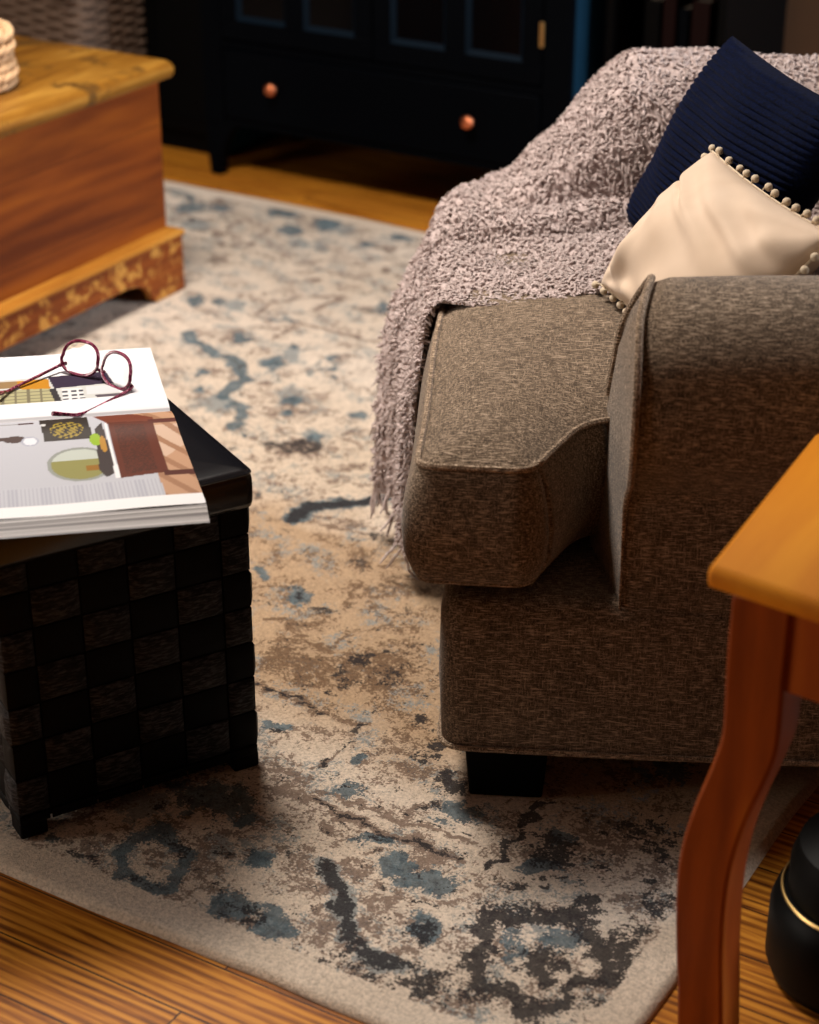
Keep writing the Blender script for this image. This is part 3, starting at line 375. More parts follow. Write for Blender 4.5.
def fast_mesh(name, V, F):
    me = bpy.data.meshes.new(name); V = np.asarray(V, np.float32); F = np.asarray(F, np.int32)
    me.vertices.add(len(V)); me.vertices.foreach_set('co', V.reshape(-1))
    k = F.shape[1]; me.loops.add(F.size); me.loops.foreach_set('vertex_index', F.reshape(-1))
    me.polygons.add(len(F)); me.polygons.foreach_set('loop_start', np.arange(0, F.size, k, dtype=np.int32))
    me.polygons.foreach_set('loop_total', np.full(len(F), k, np.int32))
    me.update(calc_edges=True); me.validate(); me.shade_smooth(); return me

# ------------------------------------------------------------------ room
def struct(o): o['kind'] = 'structure'; return o
def build_room():
    XL, XR, YN, YF, H = -4.7, 1.9, -1.9, 4.42, 2.55
    struct(MB().box(XL-.1, XR+.1, YN-.1, YF+.1, -.06, 0).build('floor', M['floor'], smooth=False))
    struct(MB().box(XL-.1, XR+.1, YN-.1, YF+.1, H, H+.06).build('ceiling', M['ceiling'], smooth=False))
    struct(MB().box(XL-.1, XR+.1, YF, YF+.1, 0, H).build('wall_back', M['wall'], smooth=False))
    struct(MB().box(XL-.1, XR+.1, YN-.1, YN, 0, H).build('wall_front', M['wall'], smooth=False))
    def side_wall(name, x0, x1, y0, y1, z0, z1):
        m = MB(); m.box(x0, x1, YN, y0, 0, H); m.box(x0, x1, y1, YF, 0, H); m.box(x0, x1, y0, y1, 0, z0); m.box(x0, x1, y0, y1, z1, H)
        return struct(m.build(name, M['wall'], smooth=False))
    side_wall('wall_left', XL-.1, XL, *WL); side_wall('wall_right', XR, XR+.1, *WR)
    for nm, x, (y0, y1, z0, z1) in (('window_1', XL-.05, WL), ('window_2', XR+.05, WR)):
        m = MB(); w = .05
        for a, b, c, d in ((y0, y0+w, z0, z1), (y1-w, y1, z0, z1), (y0, y1, z0, z0+w), (y0, y1, z1-w, z1), ((y0+y1)/2-.02, (y0+y1)/2+.02, z0, z1), (y0, y1, (z0+z1)/2-.02, (z0+z1)/2+.02)):
            m.box(x-.02, x+.02, a, b, c, d)
        struct(m.build(nm, M['white_trim'], smooth=False))
    m = MB().box(-1.4, XR, YF-.015, YF, 0, .1); struct(m.build('baseboard_back', M['white_trim'], smooth=False))

# ------------------------------------------------------------------ armchair
TH = R(25.8)
def uv(u, v, z=0): return (u*math.cos(TH)-v*math.sin(TH), u*math.sin(TH)+v*math.cos(TH), z)

def rounded_poly(pts, radii, n=7):
    out = []; N = len(pts)
    for i in range(N):
        p = Vector(pts[i]); a = Vector(pts[i-1]); b = Vector(pts[(i+1) % N]); r = radii[i]
        if r <= 0: out.append(tuple(p)); continue
        d1 = (a-p).normalized(); d2 = (b-p).normalized(); p1 = p+d1*r; p2 = p+d2*r
        for k in range(n+1):
            t = k/n; out.append(tuple(p1*(1-t)**2+p*2*t*(1-t)+p2*t*t))
    return out
def densify(poly, step):
    out = []; N = len(poly)
    for i in range(N):
        a = Vector(poly[i]); b = Vector(poly[(i+1) % N]); n = max(1, int((b-a).length/step))
        for k in range(n): out.append(tuple(a+(b-a)*k/n))
    return out
def poly_dist(pts, poly):
    P = np.array(pts); A = np.array(poly); Bq = np.roll(A, -1, 0); d = np.full(len(P), 1e9)
    for a, b in zip(A, Bq):
        ab = b-a; t = np.clip(((P-a)@ab)/(ab@ab+1e-12), 0, 1); q = a+t[:, None]*ab; d = np.minimum(d, np.hypot(*(P-q).T))
    return d
def inside(pts, poly):
    P = np.array(pts); A = np.array(poly); c = np.zeros(len(P), bool); j = len(A)-1
    for i in range(len(A)):
        xi, yi = A[i]; xj, yj = A[j]
        if abs(yj-yi) > 1e-12:
            c ^= ((yi > P[:, 1]) != (yj > P[:, 1])) & (P[:, 0] < (xj-xi)*(P[:, 1]-yi)/(yj-yi)+xi)
        j = i
    return c
def cap(poly, zf, step=.014):
    A = np.array(poly); xs = np.arange(A[:, 0].min(), A[:, 0].max(), step); ys = np.arange(A[:, 1].min(), A[:, 1].max(), step)
    g = np.array([(x+(.5*step if j % 2 else 0), y) for x in xs for j, y in enumerate(ys)])
    g = g[inside(g, poly)]; g = g[poly_dist(g, poly) > step*.6]
    allp = [Vector(p) for p in poly]+[Vector(p) for p in g]; n = len(poly)
    vs, es, fs, *_ = delaunay_2d_cdt(allp, [(i, (i+1) % n) for i in range(n)], [], 1, 1e-6)
    V = [(v.x, v.y) for v in vs]; d = poly_dist(V, poly)
    return [(x, y, zf(x, y, dd)) for (x, y), dd in zip(V, d)], [tuple(f) for f in fs]

def arm_profile(near=True):
    """closed outline in (w, z); w runs from the outer face inwards"""
    pts = [(.006, .10), (.006, .25), (.008, .40), (.006, .455), (-.014, .488), (-.042, .525), (-.055, .580), (-.044, .640), (-.008, .684), (.040, .704), (.090, .703), (.136, .682), (.164, .640), (.170, .59), (.168, .52), (.166, .42), (.166, .25), (.166, .10)]
    out = catmull([(a, b, 0) for a, b in pts], 4)
    return [(p.x, p.y) for p in out]

def build_arm(chair, name, v_out, sgn):
    prof = arm_profile(); n = len(prof); us = [0.0, .006, .02, .05, .12, .2, .3, .4, .5, .6, .7, .76, .785, .795]
    def P(u, w, z, k=1.0):
        fi = .024+.13*max(0, z-.40)+.9*max(0, z-.60)**1.5; k_ = min(1, max(0, (w+.01)/.176))
        ufront = .068*(1-k_)+fi*k_
        return (ufront+u, v_out+sgn*w, z)
    cw, cz = .083, .42
    vs = []
    for u in us:
        k = 1-.035*(1-min(1, u/.02))**2 - .05*max(0, (u-.76)/.035)**2
        for w, z in prof:
            zz = cz+(z-cz)*k if z > .3 else z
            vs.append(P(u, cw+(w-cw)*k, zz + .010*math.sin(u*7)*max(0, (z-.5)/.2)))
    fs = [(i*n+j, i*n+j+1, (i+1)*n+j+1, (i+1)*n+j) for i in range(len(us)-1) for j in range(n-1)]
    fs += [(i*n+n-1, i*n, (i+1)*n, (i+1)*n+n-1) for i in range(len(us)-1)]
    m = MB(); m.add(vs, fs)
    m.f += [tuple(range(n))[::-1], tuple(range((len(us)-1)*n, len(us)*n))]; m.m += [0, 0]
    arm = m.build(name, M['tweed'], chair, angle=50)
    pp = [P(-.001, w, z) for w, z in prof[2:-12]]
    w_ = MB().tube(pp, [.0015+.0033*float(smooth01(.36, .50, q[2])) if i < 30 else .0048 for i, q in enumerate(pp)], 8).build('piping', M['welt'], arm)
    return arm

def build_chair():
    O = Vector(uv(.3, 2.6)); chair = empty('armchair', O, TH)
    tag(chair, 'wide brown tweed rolled-arm armchair with a piped T-shaped seat cushion', 'armchair')
    off = lambda u, v: (u-.3, v-2.6)
    class C2: pass
    sub = empty('frame_tmp'); bpy.data.objects.remove(sub)
    # base: T-shaped plinth that stands proud of both arms
    poly = rounded_poly([(-.155, 2.082), (.085, 2.082), (.80, 2.10), (.80, 3.10), (.085, 3.118), (-.155, 3.118)], [.035, .0, .02, .02, .0, .035])
    poly = densify(poly, .05); rows = [(.098, -.004), (.103, .0), (.20, .004), (.285, .002), (.303, -.004), (.311, -.012), (.3145, -.024)]
    c = np.mean(np.array(poly), 0); m = MB()
    def offs(poly, d):
        A = np.array(poly); T = np.roll(A, -1, 0)-np.roll(A, 1, 0); T /= np.linalg.norm(T, axis=1)[:, None]+1e-9
        N = np.stack([T[:, 1], -T[:, 0]], 1); return A+N*d
    vs = []; N = len(poly)
    for z, d in rows:
        for x, y in offs(poly, d): vs.append((*off(x, y), z))
    fs = [(i*N+j, i*N+(j+1) % N, (i+1)*N+(j+1) % N, (i+1)*N+j) for i in range(len(rows)-1) for j in range(N)]
    fs += [tuple(range(N))[::-1]]
    tp = [tuple(q) for q in offs(poly, -.024)]; tp = [q for i, q in enumerate(tp) if (Vector(q)-Vector(tp[i-1])).length > 1e-4]
    Vc, Fc = cap(tp, lambda x, y, d: .3145, .05); m.add([(*off(x, y), z) for x, y, z in Vc], Fc)
    base = m.add(vs, fs).build('base', M['tweed'], chair, angle=60)
    # thin welt along the bottom of the base
    MB().tube([(*off(x, y), .100) for x, y in offs(poly, .002)], .004, 6, closed=True).build('piping', M['welt'], base)
    for name, vo, sg in (('arm', 2.085, 1), ('arm', 3.115, -1)):
        a = build_arm(chair, name, vo, sg); a.location = (-.3, -2.6, 0)
    # T cushion
    out = [(-.186, 2.078), (-.052, 2.076), (-.040, 2.115), (.002, 2.215), (.05, 2.236), (.46, 2.256), (.46, 2.944), (.05, 2.964), (.002, 2.985), (-.040, 3.085), (-.052, 3.13), (-.190, 3.128)]
    rad = [.022, .022, .03, .035, .02, .02, .02, .02, .03, .03, .022, .030]
    outl = densify(rounded_poly(out, rad, 6), .012)
    rng = np.random.RandomState(5)
    A = offs(outl, 0.0)
    A[:, 0] += .004*np.sin(A[:, 1]*9.0+1.0)
    outl = [tuple(p) for p in A]
    zt, zb = .496, .330
    ccx, ccy = off(0, 0)
    V, F = cap(outl, lambda x, y, d: zt+.028*(1-math.exp(-d/.045))+.004*math.sin(x*21+1)*math.sin(y*13)*min(1, d/.06))
    m = MB(); m.add([(x+ccx, y+ccy, z) for x, y, z in V], F)
    N = len(outl); rows = [(zt, 0), (.488, .006), (.470, .013), (.445, .019), (.41, .022), (.375, .019), (.35, .009), (.338, -.002), (.332, -.012)]
    vs = []
    for z, d in rows:
        for x, y in offs(outl, d): vs.append((*off(x, y), z))
    fs = [(i*N+j, i*N+(j+1) % N, (i+1)*N+(j+1) % N, (i+1)*N+j) for i in range(len(rows)-1) for j in range(N)]
    bt = [tuple(q) for q in offs(outl, -.012)]; bt = [q for i, q in enumerate(bt) if (Vector(q)-Vector(bt[i-1])).length > 2e-3]
    Vb, Fb = cap(bt, lambda x, y, d: .332, .05); m.add([(*off(x, y), z) for x, y, z in Vb], Fb)
    m.add(vs, fs); cu = m.build('seat_cushion', M['tweed'], chair, angle=0)
    MB().tube([(*off(x, y), zt+.001) for x, y in offs(outl, .002)], .0042, 7, closed=True).build('piping', M['welt'], cu)
    MB().tube([(*off(x, y), .343) for x, y in offs(outl, .000)], .0042, 7, closed=True).build('piping', M['welt'], cu)
    # back: frame and loose back cushion
    bp = [(.50, .30), (.545, .60), (.575, .86), (.60, .90), (.66, .91), (.71, .88), (.74, .70), (.76, .10), (.50, .10)]
    prof = [(p.x, p.y) for p in catmull([(a-.3, b, 0) for a, b in bp], 4, True)]
    MB().prism(prof, 2.26-2.6, 2.94-2.6, 'xz').build('back', M['tweed'], chair, bevel=.02, angle=50)
    # feet
    for u, v in ((-.070, 2.150), (-.070, 3.050), (.70, 2.155), (.70, 3.045)):
        m = MB(); a, b = .054, .047; x, y = off(u, v)
        m.add([(x-b, y-b, .0125 if v < 9 else 0), (x+b, y-b, .0125), (x+b, y+b, .0125), (x-b, y+b, .0125), (x-a, y-a, .10), (x+a, y-a, .10), (x+a, y+a, .10), (x-a, y+a, .10)],
              [(3,2,1,0),(4,5,6,7),(0,1,5,4),(1,2,6,5),(2,3,7,6),(3,0,4,7)])
        tag(m.build('foot', M['black_paint'], chair, bevel=.003), 'black block foot')

    tag(MB().box(.02-.3, .70-.3, 2.20-2.6, 3.0-2.6, .045, .099).build('under_shade_block', M['black_paint'], chair, smooth=False), 'black block added to deepen the shade under the seat')  # solid block added to darken the space beneath the chair

# ------------------------------------------------------------------ throw
def blanket_fn():
    armP = np.array([(2.575, .530), (2.70, .538), (2.80, .541), (2.875, .543), (2.915, .566), (2.930, .640), (2.965, .718), (3.02, .748), (3.075, .745), (3.13, .710), (3.165, .640), (3.170, .55), (3.172, .44)])
    frP = np.array([(2.575, .509), (2.68, .518), (2.77, .528), (2.84, .530), (2.90, .532), (2.95, .536), (3.00, .540), (3.04, .536), (3.08, .530), (3.12, .522), (3.150, .505), (3.170, .46), (3.175, .40)])
    qa = np.linspace(0, 1, len(armP))
    def smooth_interp(P, q):
        k = np.clip(q, 0, 1)*(len(P)-1); i = np.clip(k.astype(int), 0, len(P)-2); t = k-i
        g = lambda j: P[np.clip(j, 0, len(P)-1)]
        t = t[..., None]; a, b, c, d = g(i-1), g(i), g(i+1), g(i+2)
        return .5*((2*b)+(c-a)*t+(2*a-5*b+4*c-d)*t*t+(3*b-a-3*c+d)*t**3)
    def fn(q, t):
        """q across the chair, t 0..1 on the seat and arm, 1..2 hanging down the front -> (u, v, z)"""
        q = np.asarray(q, float); t = np.asarray(t, float)
        u_on = .46-(.46+.195-.058*smooth01(.40, .85, q))*np.clip(t, 0, 1)
        S = smooth01(-.16, .085, u_on)[..., None]
        vz = smooth_interp(frP, q)*(1-S)+smooth_interp(armP, q)*S
        v, z = vz[..., 0].copy(), vz[..., 1].copy()
        # soft folds
        on = np.clip(t, 0, 1)
        z += .012*np.exp(-((q-.36-.06*on)/.035)**2)+.026*np.exp(-((q-.262-.03*np.sin(on*5))/.026)**2)*smooth01(.15, .5, on)
        z -= .012*np.exp(-((q-.218-.03*np.sin(on*5))/.014)**2)*smooth01(.15, .5, on)*0+.010*np.exp(-((q-.315-.05*on)/.016)**2)
        v -= .014*np.exp(-((q-.240-.03*np.sin(on*5))/.022)**2)*smooth01(.15, .5, on)
        z += .006*np.sin(q*23+on*9)*(1-.5*on)+.004*np.sin(q*51-on*17)
        v += .012*np.sin(on*11+1.0)*np.clip(1-q*6, 0, 1)
        # rolled-back edge running up the front of the far arm
        roll = np.exp(-((on-.80-.12*q)/.04)**2)*smooth01(.4, .6, q); z += .014*roll
        h = np.clip(t-1, 0, 1)
        L = .43-.10*smooth01(.2, 1, q)
        drop = h*L
        g = smooth01(.02, .9, h)
        vg = 2.645+(v-2.575)*.42
        fold = np.sin(q*2*np.pi*3.2+.6)*.010*g+np.sin(q*2*np.pi*6.1)*.006*g
        flare = .004+(.016+.062*np.sin(np.clip(q/.45, 0, 1)*np.pi/2)**.8)*smooth01(0, .5, h)-.034*smooth01(.5, 1, q)*smooth01(0, .3, h)
        ang = np.clip(drop/.03, 0, 1)*np.pi/2
        u = u_on-np.where(t > 1, (.016+.010*smooth01(0, .3, q))*np.sin(ang)+flare+fold, 0)
        z = z-np.where(t > 1, .03*(1-np.cos(ang))*0+drop, 0)
        v = v*(1-g*.85)+vg*g*.85
        return np.stack([u, v, z], -1)
    return fn

def build_throw():
    fn = blanket_fn(); nq, nt = 110, 190
    Q, T = np.meshgrid(np.linspace(0, 1, nq), np.linspace(0, 2, nt), indexing='ij')
    P = fn(Q, T)
    def world(P):
        c, s = math.cos(TH), math.sin(TH); return np.stack([P[..., 0]*c-P[..., 1]*s, P[..., 0]*s+P[..., 1]*c, P[..., 2]], -1)
    W_ = world(P); V = W_.reshape(-1, 3); idx = np.arange(nq*nt).reshape(nq, nt)
    F = np.stack([idx[:-1, :-1], idx[1:, :-1], idx[1:, 1:], idx[:-1, 1:]], -1).reshape(-1, 4)
    du = np.gradient(W_, axis=0); dv = np.gradient(W_, axis=1); Nn = np.cross(du, dv); Nn /= np.linalg.norm(Nn, axis=-1, keepdims=True)+1e-12
    if Nn[5, 20, 2] < 0: Nn = -Nn
    # tufts: sampled by area
    area = np.linalg.norm(np.cross(du, dv), axis=-1).reshape(-1); cum = np.cumsum(area); cum /= cum[-1]
    nT = 30000; rs = np.random.RandomState(4)
    k = np.searchsorted(cum, rs.rand(nT)); qi = (k//nt+rs.rand(nT)-.5)/(nq-1); ti = (k % nt+rs.rand(nT)-.5)/(nt-1)*2
    qi = np.clip(qi, 0, 1); ti = np.clip(ti, 0, 2)
    B0 = world(fn(qi, ti)); NB = Nn.reshape(-1, 3)[k]
    # both faces on the hanging part
    side = np.where((ti > 1.02) & (rs.rand(nT) < .45), -1, 1)[:, None]; NB = NB*side
    tz = np.cross(NB, rs.randn(nT, 3)); tz /= np.linalg.norm(tz, axis=1, keepdims=True); bz = np.cross(NB, tz)
    Ln = rs.uniform(.009, .017, nT)[:, None]; rad = rs.uniform(.0014, .0024, nT)[:, None]
    grav = np.array([0, 0, -1.0])
    segs = [0, .4, .8, 1.0]; rr = [1.0, 1.1, .9, .3]; ns = 5; VV = []
    cv = tz*rs.uniform(.2, .9, nT)[:, None]
    for s_, r_ in zip(segs, rr):
        c = B0-NB*.001+NB*Ln*(s_-.35*s_*s_)+cv*Ln*s_*s_+grav*Ln*.25*s_*s_
        for a in range(ns):
            an = 2*math.pi*a/ns; VV.append(c+(tz*math.cos(an)+bz*math.sin(an))*rad*r_)
    VV = np.stack(VV, 1); per = len(segs)*ns
    f = [(i*ns+a, i*ns+(a+1) % ns, (i+1)*ns+(a+1) % ns, (i+1)*ns+a) for i in range(len(segs)-1) for a in range(ns)]
    f.append((15, 16, 17, 18)); f = np.array(f)
    FF = (f[None]+(np.arange(nT)*per)[:, None, None]).reshape(-1, 4)+len(V)
    me = fast_mesh('throw_blanket', np.concatenate([V, VV.reshape(-1, 3)]), np.concatenate([F, FF]))
    me.materials.append(M['chenille'])
    o = bpy.data.objects.new('throw_blanket', me); COL.objects.link(o)
    tag(o, 'fluffy pale mauve-grey throw draped over the armchair seat and far arm', 'blanket')
    # fringe along the hanging hem
    m = MB(); rs = np.random.RandomState(8)
    for i in range(60):
        q = rs.uniform(0, 1); p = Vector(world(fn(np.array(q), np.array(1.99)))); L = rs.uniform(.035, .07)*(1.2-.6*q); pts = [p]
        d = Vector((rs.uniform(-.35, .35), rs.uniform(-.35, .35), -1))
        for s_ in range(1, 6):
            d += Vector((rs.uniform(-.4, .4), rs.uniform(-.4, .4), 0)); p = p+d.normalized()*L/5; p.z = max(p.z, .016); pts.append(p.copy())
        m.tube(pts, [.0022]*5+[.0012], 5)
    m.build('fringe', M['chenille'], o)

# ------------------------------------------------------------------ pillows
def pillow_surface(BL, e1, e2, L1, L2, T, mode, n=90):
    """BL corner, e1 up the left side, e2 along the bottom; returns both faces as a closed grid"""
    BL = Vector(BL); e1 = Vector(e1).normalized(); e2 = Vector(e2); e2 = (e2-e1*e2.dot(e1)*0).normalized()
    nn = e1.cross(e2).normalized()
    return BL, e1, e2, nn
def build_pillow(name, BL, TL, e2, L2, T, mode, mat, label, flip=1):
    BL = Vector(uv(*BL)); TL = Vector(uv(*TL)); E1 = TL-BL; L1 = E1.length; e1 = E1.normalized()
    e2 = Vector(uv(*e2)).normalized(); nn = e2.cross(e1).normalized()
    if nn.dot(Vector((0, 0, 1.5))-BL) < 0: nn = -nn
    n = 220 if mode == 'rib' else 130; V = np.zeros((2, n+1, n+1, 3)); A = np.linspace(0, 1, n+1); a, b = np.meshgrid(A, A, indexing='ij')  # a along e2, b along e1
    x = 2*a-1; y = 2*b-1
    th = (np.clip(1-x**2, 0, 1)**.5*np.clip(1-y**2, 0, 1)**.5)**.85
    pin = .030  # edges bow inwards between corners
    aa = a+pin*(np.where(x > 0, -1, 1))*(1-y**2)*np.abs(x)**3; bb = b+pin*(np.where(y > 0, -1, 1))*(1-x**2)*np.abs(y)**3
    wr = np.zeros_like(a)
    if mode == 'rib':
        rib = np.abs(np.sin(bb*math.pi*34)); wr = (rib**.7-.5)*.0050*np.minimum(1, th*4)+.003*np.sin(bb*9+aa*13)
    else:
        for (cx, cy, ang, fr, am) in ((0, 0, 1.05, 26, .0050), (1, 1, .8, 17, .004), (.4, -.3, .8, 34, .0045)):
            d = np.hypot(a-cx, b-cy); ph = np.arctan2(b-cy, a-cx)
            wr += am*np.sin(ph*fr*.36+np.sin(d*7)*1.1)*np.exp(-d*2.3)*np.minimum(1, d*5)*1.5*np.minimum(1, th*1.6)
        wr += .0025*np.sin(a*15+b*22+np.sin(b*9)*2)
        # a deep tuck at the lower left corner, and a pinch beneath the top corner
        wr += -.012*np.exp(-(((a-.13)/.035)**2+((b-.22)/.12)**2))+.010*np.exp(-(((a-.24)/.05)**2+((b-.30)/.16)**2))
        wr *= smooth01(0, .16, a)*smooth01(0, .1, 1-b)
        wr += -.012*np.exp(-((b-.80+.35*a)/.022)**2)*np.exp(-(a/.30)**2)
        wr = wr*1.5*np.clip(th*1.5, 0, 1)**1.2
    for s, sg in ((0, 1), (1, -1)):
        h = th*T*.5*sg+(wr*np.minimum(1, th*3)*(1 if sg > 0 else .3))
        for k in range(3):
            V[s, ..., k] = BL[k]+e2[k]*aa*L2+e1[k]*bb*L1+nn[k]*h
    V = V.reshape(-1, 3); N = (n+1)
    idx = np.arange(N*N).reshape(N, N); F1 = np.stack([idx[:-1, :-1], idx[1:, :-1], idx[1:, 1:], idx[:-1, 1:]], -1).reshape(-1, 4)
    F = np.concatenate([F1, F1[:, ::-1]+N*N])
    me = fast_mesh(name, V, F)
    bm = bmesh.new(); bm.from_mesh(me); bmesh.ops.remove_doubles(bm, verts=bm.verts, dist=1e-5); bmesh.ops.recalc_face_normals(bm, faces=bm.faces); bm.to_mesh(me); bm.free(); me.shade_smooth()
    me.materials.append(mat); o = bpy.data.objects.new(name, me); COL.objects.link(o)
    def edge(s):  # perimeter point for s in 0..4
        k = int(s) % 4; f = s-int(s); q = [(f, 0), (1, f), (1-f, 1), (0, 1-f)][k]
        xx, yy = 2*q[0]-1, 2*q[1]-1
        A_ = q[0]+pin*(-1 if xx > 0 else 1)*(1-yy**2)*abs(xx)**3; B_ = q[1]+pin*(-1 if yy > 0 else 1)*(1-xx**2)*abs(yy)**3
        c = Vector((0, 0, 0)); p = BL+e2*A_*L2+e1*B_*L1
        ctr = BL+e2*.5*L2+e1*.5*L1; od = (p-ctr).normalized(); return p, od, nn
    return tag(o, label, 'pillow'), edge

def build_pillows():
    build_pillow('throw_pillow', (.066, 2.90, .530), (.198, 2.800, .840), (.33, -.96, .0), .42, .13, 'rib', M['navy_knit'],
                 'dark navy ribbed knit pillow leaning behind the cream pillow')
    o, edge = build_pillow('throw_pillow', (.028, 2.575, .545), (.167, 2.575, .738), (.34, -.93, .015), .37, .13, 'wrinkle', M['cream_linen'],
                 'cream linen pillow with pompom trim tucked inside the near arm')
    # trim cord and pompoms
    pts = [edge(s)[0]+edge(s)[1]*.001 for s in np.linspace(0, 4, 220, endpoint=False)]
    MB().tube(pts, .0016, 5, closed=True).build('trim_cord', M['pom'], o)
    rs = random.Random(2); proto = None
    ico = bmesh.new(); bmesh.ops.create_icosphere(ico, subdivisions=2, radius=.0054); me = bpy.data.meshes.new('pompom'); 
    for v in ico.verts: v.co *= rs.uniform(.9, 1.1)
    ico.to_mesh(me); ico.free(); me.shade_smooth(); me.materials.append(M['pom'])
    for i in range(52):
        s = 4*i/52+rs.uniform(-.008, .008); p, od, nn = edge(s % 4)
        e_ = (s % 4) > 3.12
        q = p+od*(.004 if e_ and (s % 4) < 3.9 else rs.uniform(.008, .012))+nn*(-.012 if e_ and (s % 4) < 3.9 else rs.uniform(-.004, .003))
        b = bpy.data.objects.new('pompom', me); COL.objects.link(b); b.parent = o; b.location = q; b.rotation_euler = (i, i*2, i*3)
        c = MB(); mid = (p+q)/2+nn*.003; c.tube([p, mid, q], .0011, 5).build('pompom_thread', M['pom'], b).location = -q
        b.children[0].rotation_euler = (0, 0, 0); b.rotation_euler = (0, 0, 0)
# ------------------------------------------------------------------ pine chest
def build_chest():
    Yf, Xr = 3.128, -2.485; L, Wd = 1.12, .50
    r = empty('blanket_chest', (Xr-Wd/2, Yf-L/2, 0)); r_ = lambda x, y: (x-(Xr-Wd/2), y-(Yf-L/2))
    r.location.z = .012; r.scale = (1, 1, .977)
    tag(r, 'orange-brown pine blanket chest with a worn lid standing on the rug', 'chest')
    x0, x1, y0, y1 = -Wd/2, Wd/2, -L/2, L/2
    MB().box(x0, x1, y0, y1, .05, .468).build('body', M['pine_body'], r, bevel=.002, seg=2)
    # lid with a rounded nosing
    o = .027; pr = [(o-.012, .468), (o-.003, .471), (o, .478), (o+.001, .488), (o-.003, .498), (o-.010, .504), (o-.022, .507)]
    m = MB(); vs = []; cr = .016
    for d, z in pr:
        pl = rounded_poly([(x0-d, y0-d), (x1+d, y0-d), (x1+d, y1+d), (x0-d, y1+d)], [cr]*4, 5); vs += [(a, b, z) for a, b in pl]
    n = len(pl); m.add(vs, [(i*n+j, i*n+(j+1) % n, (i+1)*n+(j+1) % n, (i+1)*n+j) for i in range(len(pr)-1) for j in range(n)]+[tuple(range(n))[::-1], tuple(range((len(pr)-1)*n, len(pr)*n))])
    lid = m.build('lid', M['pine_lid'], r, angle=50)
    # plinth boards cut to bracket feet: the long side seen from the room and the end
    def bracket(Ln, h=.128):
        f = .105
        c = [(0, 0), (f-.008, 0), (f+.004, .010), (f+.018, .036), (f+.045, .052), (f+.085, .060), (f+.2, .058)]
        p = c+[(Ln-a, b) for a, b in c[::-1]]; return p+[(Ln, h), (0, h)]
    t = .022
    for nm, mk in (('plinth', 0), ('plinth', 1), ('plinth', 2), ('plinth', 3)):
        m = MB()
        if mk < 2:
            a = x1+.001 if mk == 0 else x0-t-.001
            m.prism([(y1+t-s, z) for s, z in bracket(L+2*t)], a, a+t, 'yz')
        else:
            a = y1+.001 if mk == 2 else y0-t-.001
            m.prism([(x0+s, z) for s, z in bracket(Wd)], a, a+t, 'xz')
        p = m.build(nm, M['pine_worn'], r, bevel=.0025, seg=2)
    # pale worn moulding on top of the plinth
    q = t+.002
    path = [(x1+q/2, y1+q/2, .129), (x1+q/2, y0-q/2, .129), (x0-q/2, y0-q/2, .129), (x0-q/2, y1+q/2, .129)]
    m = MB(); pr = [(0, .126), (t+.004, .126), (t+.005, .131), (t+.001, .137), (t*.5, .139), (0, .144)]; vs = []
    for d, z in pr: vs += [(x0-d, y0-d, z), (x1+d, y0-d, z), (x1+d, y1+d, z), (x0-d, y1+d, z)]
    m.add(vs, [(i*4+j, i*4+(j+1) % 4, (i+1)*4+(j+1) % 4, (i+1)*4+j) for i in range(len(pr)-1) for j in range(4)])
    tag(m.build('moulding', M['pine_edge'], r, angle=30), 'pale worn moulding above the bracket feet')

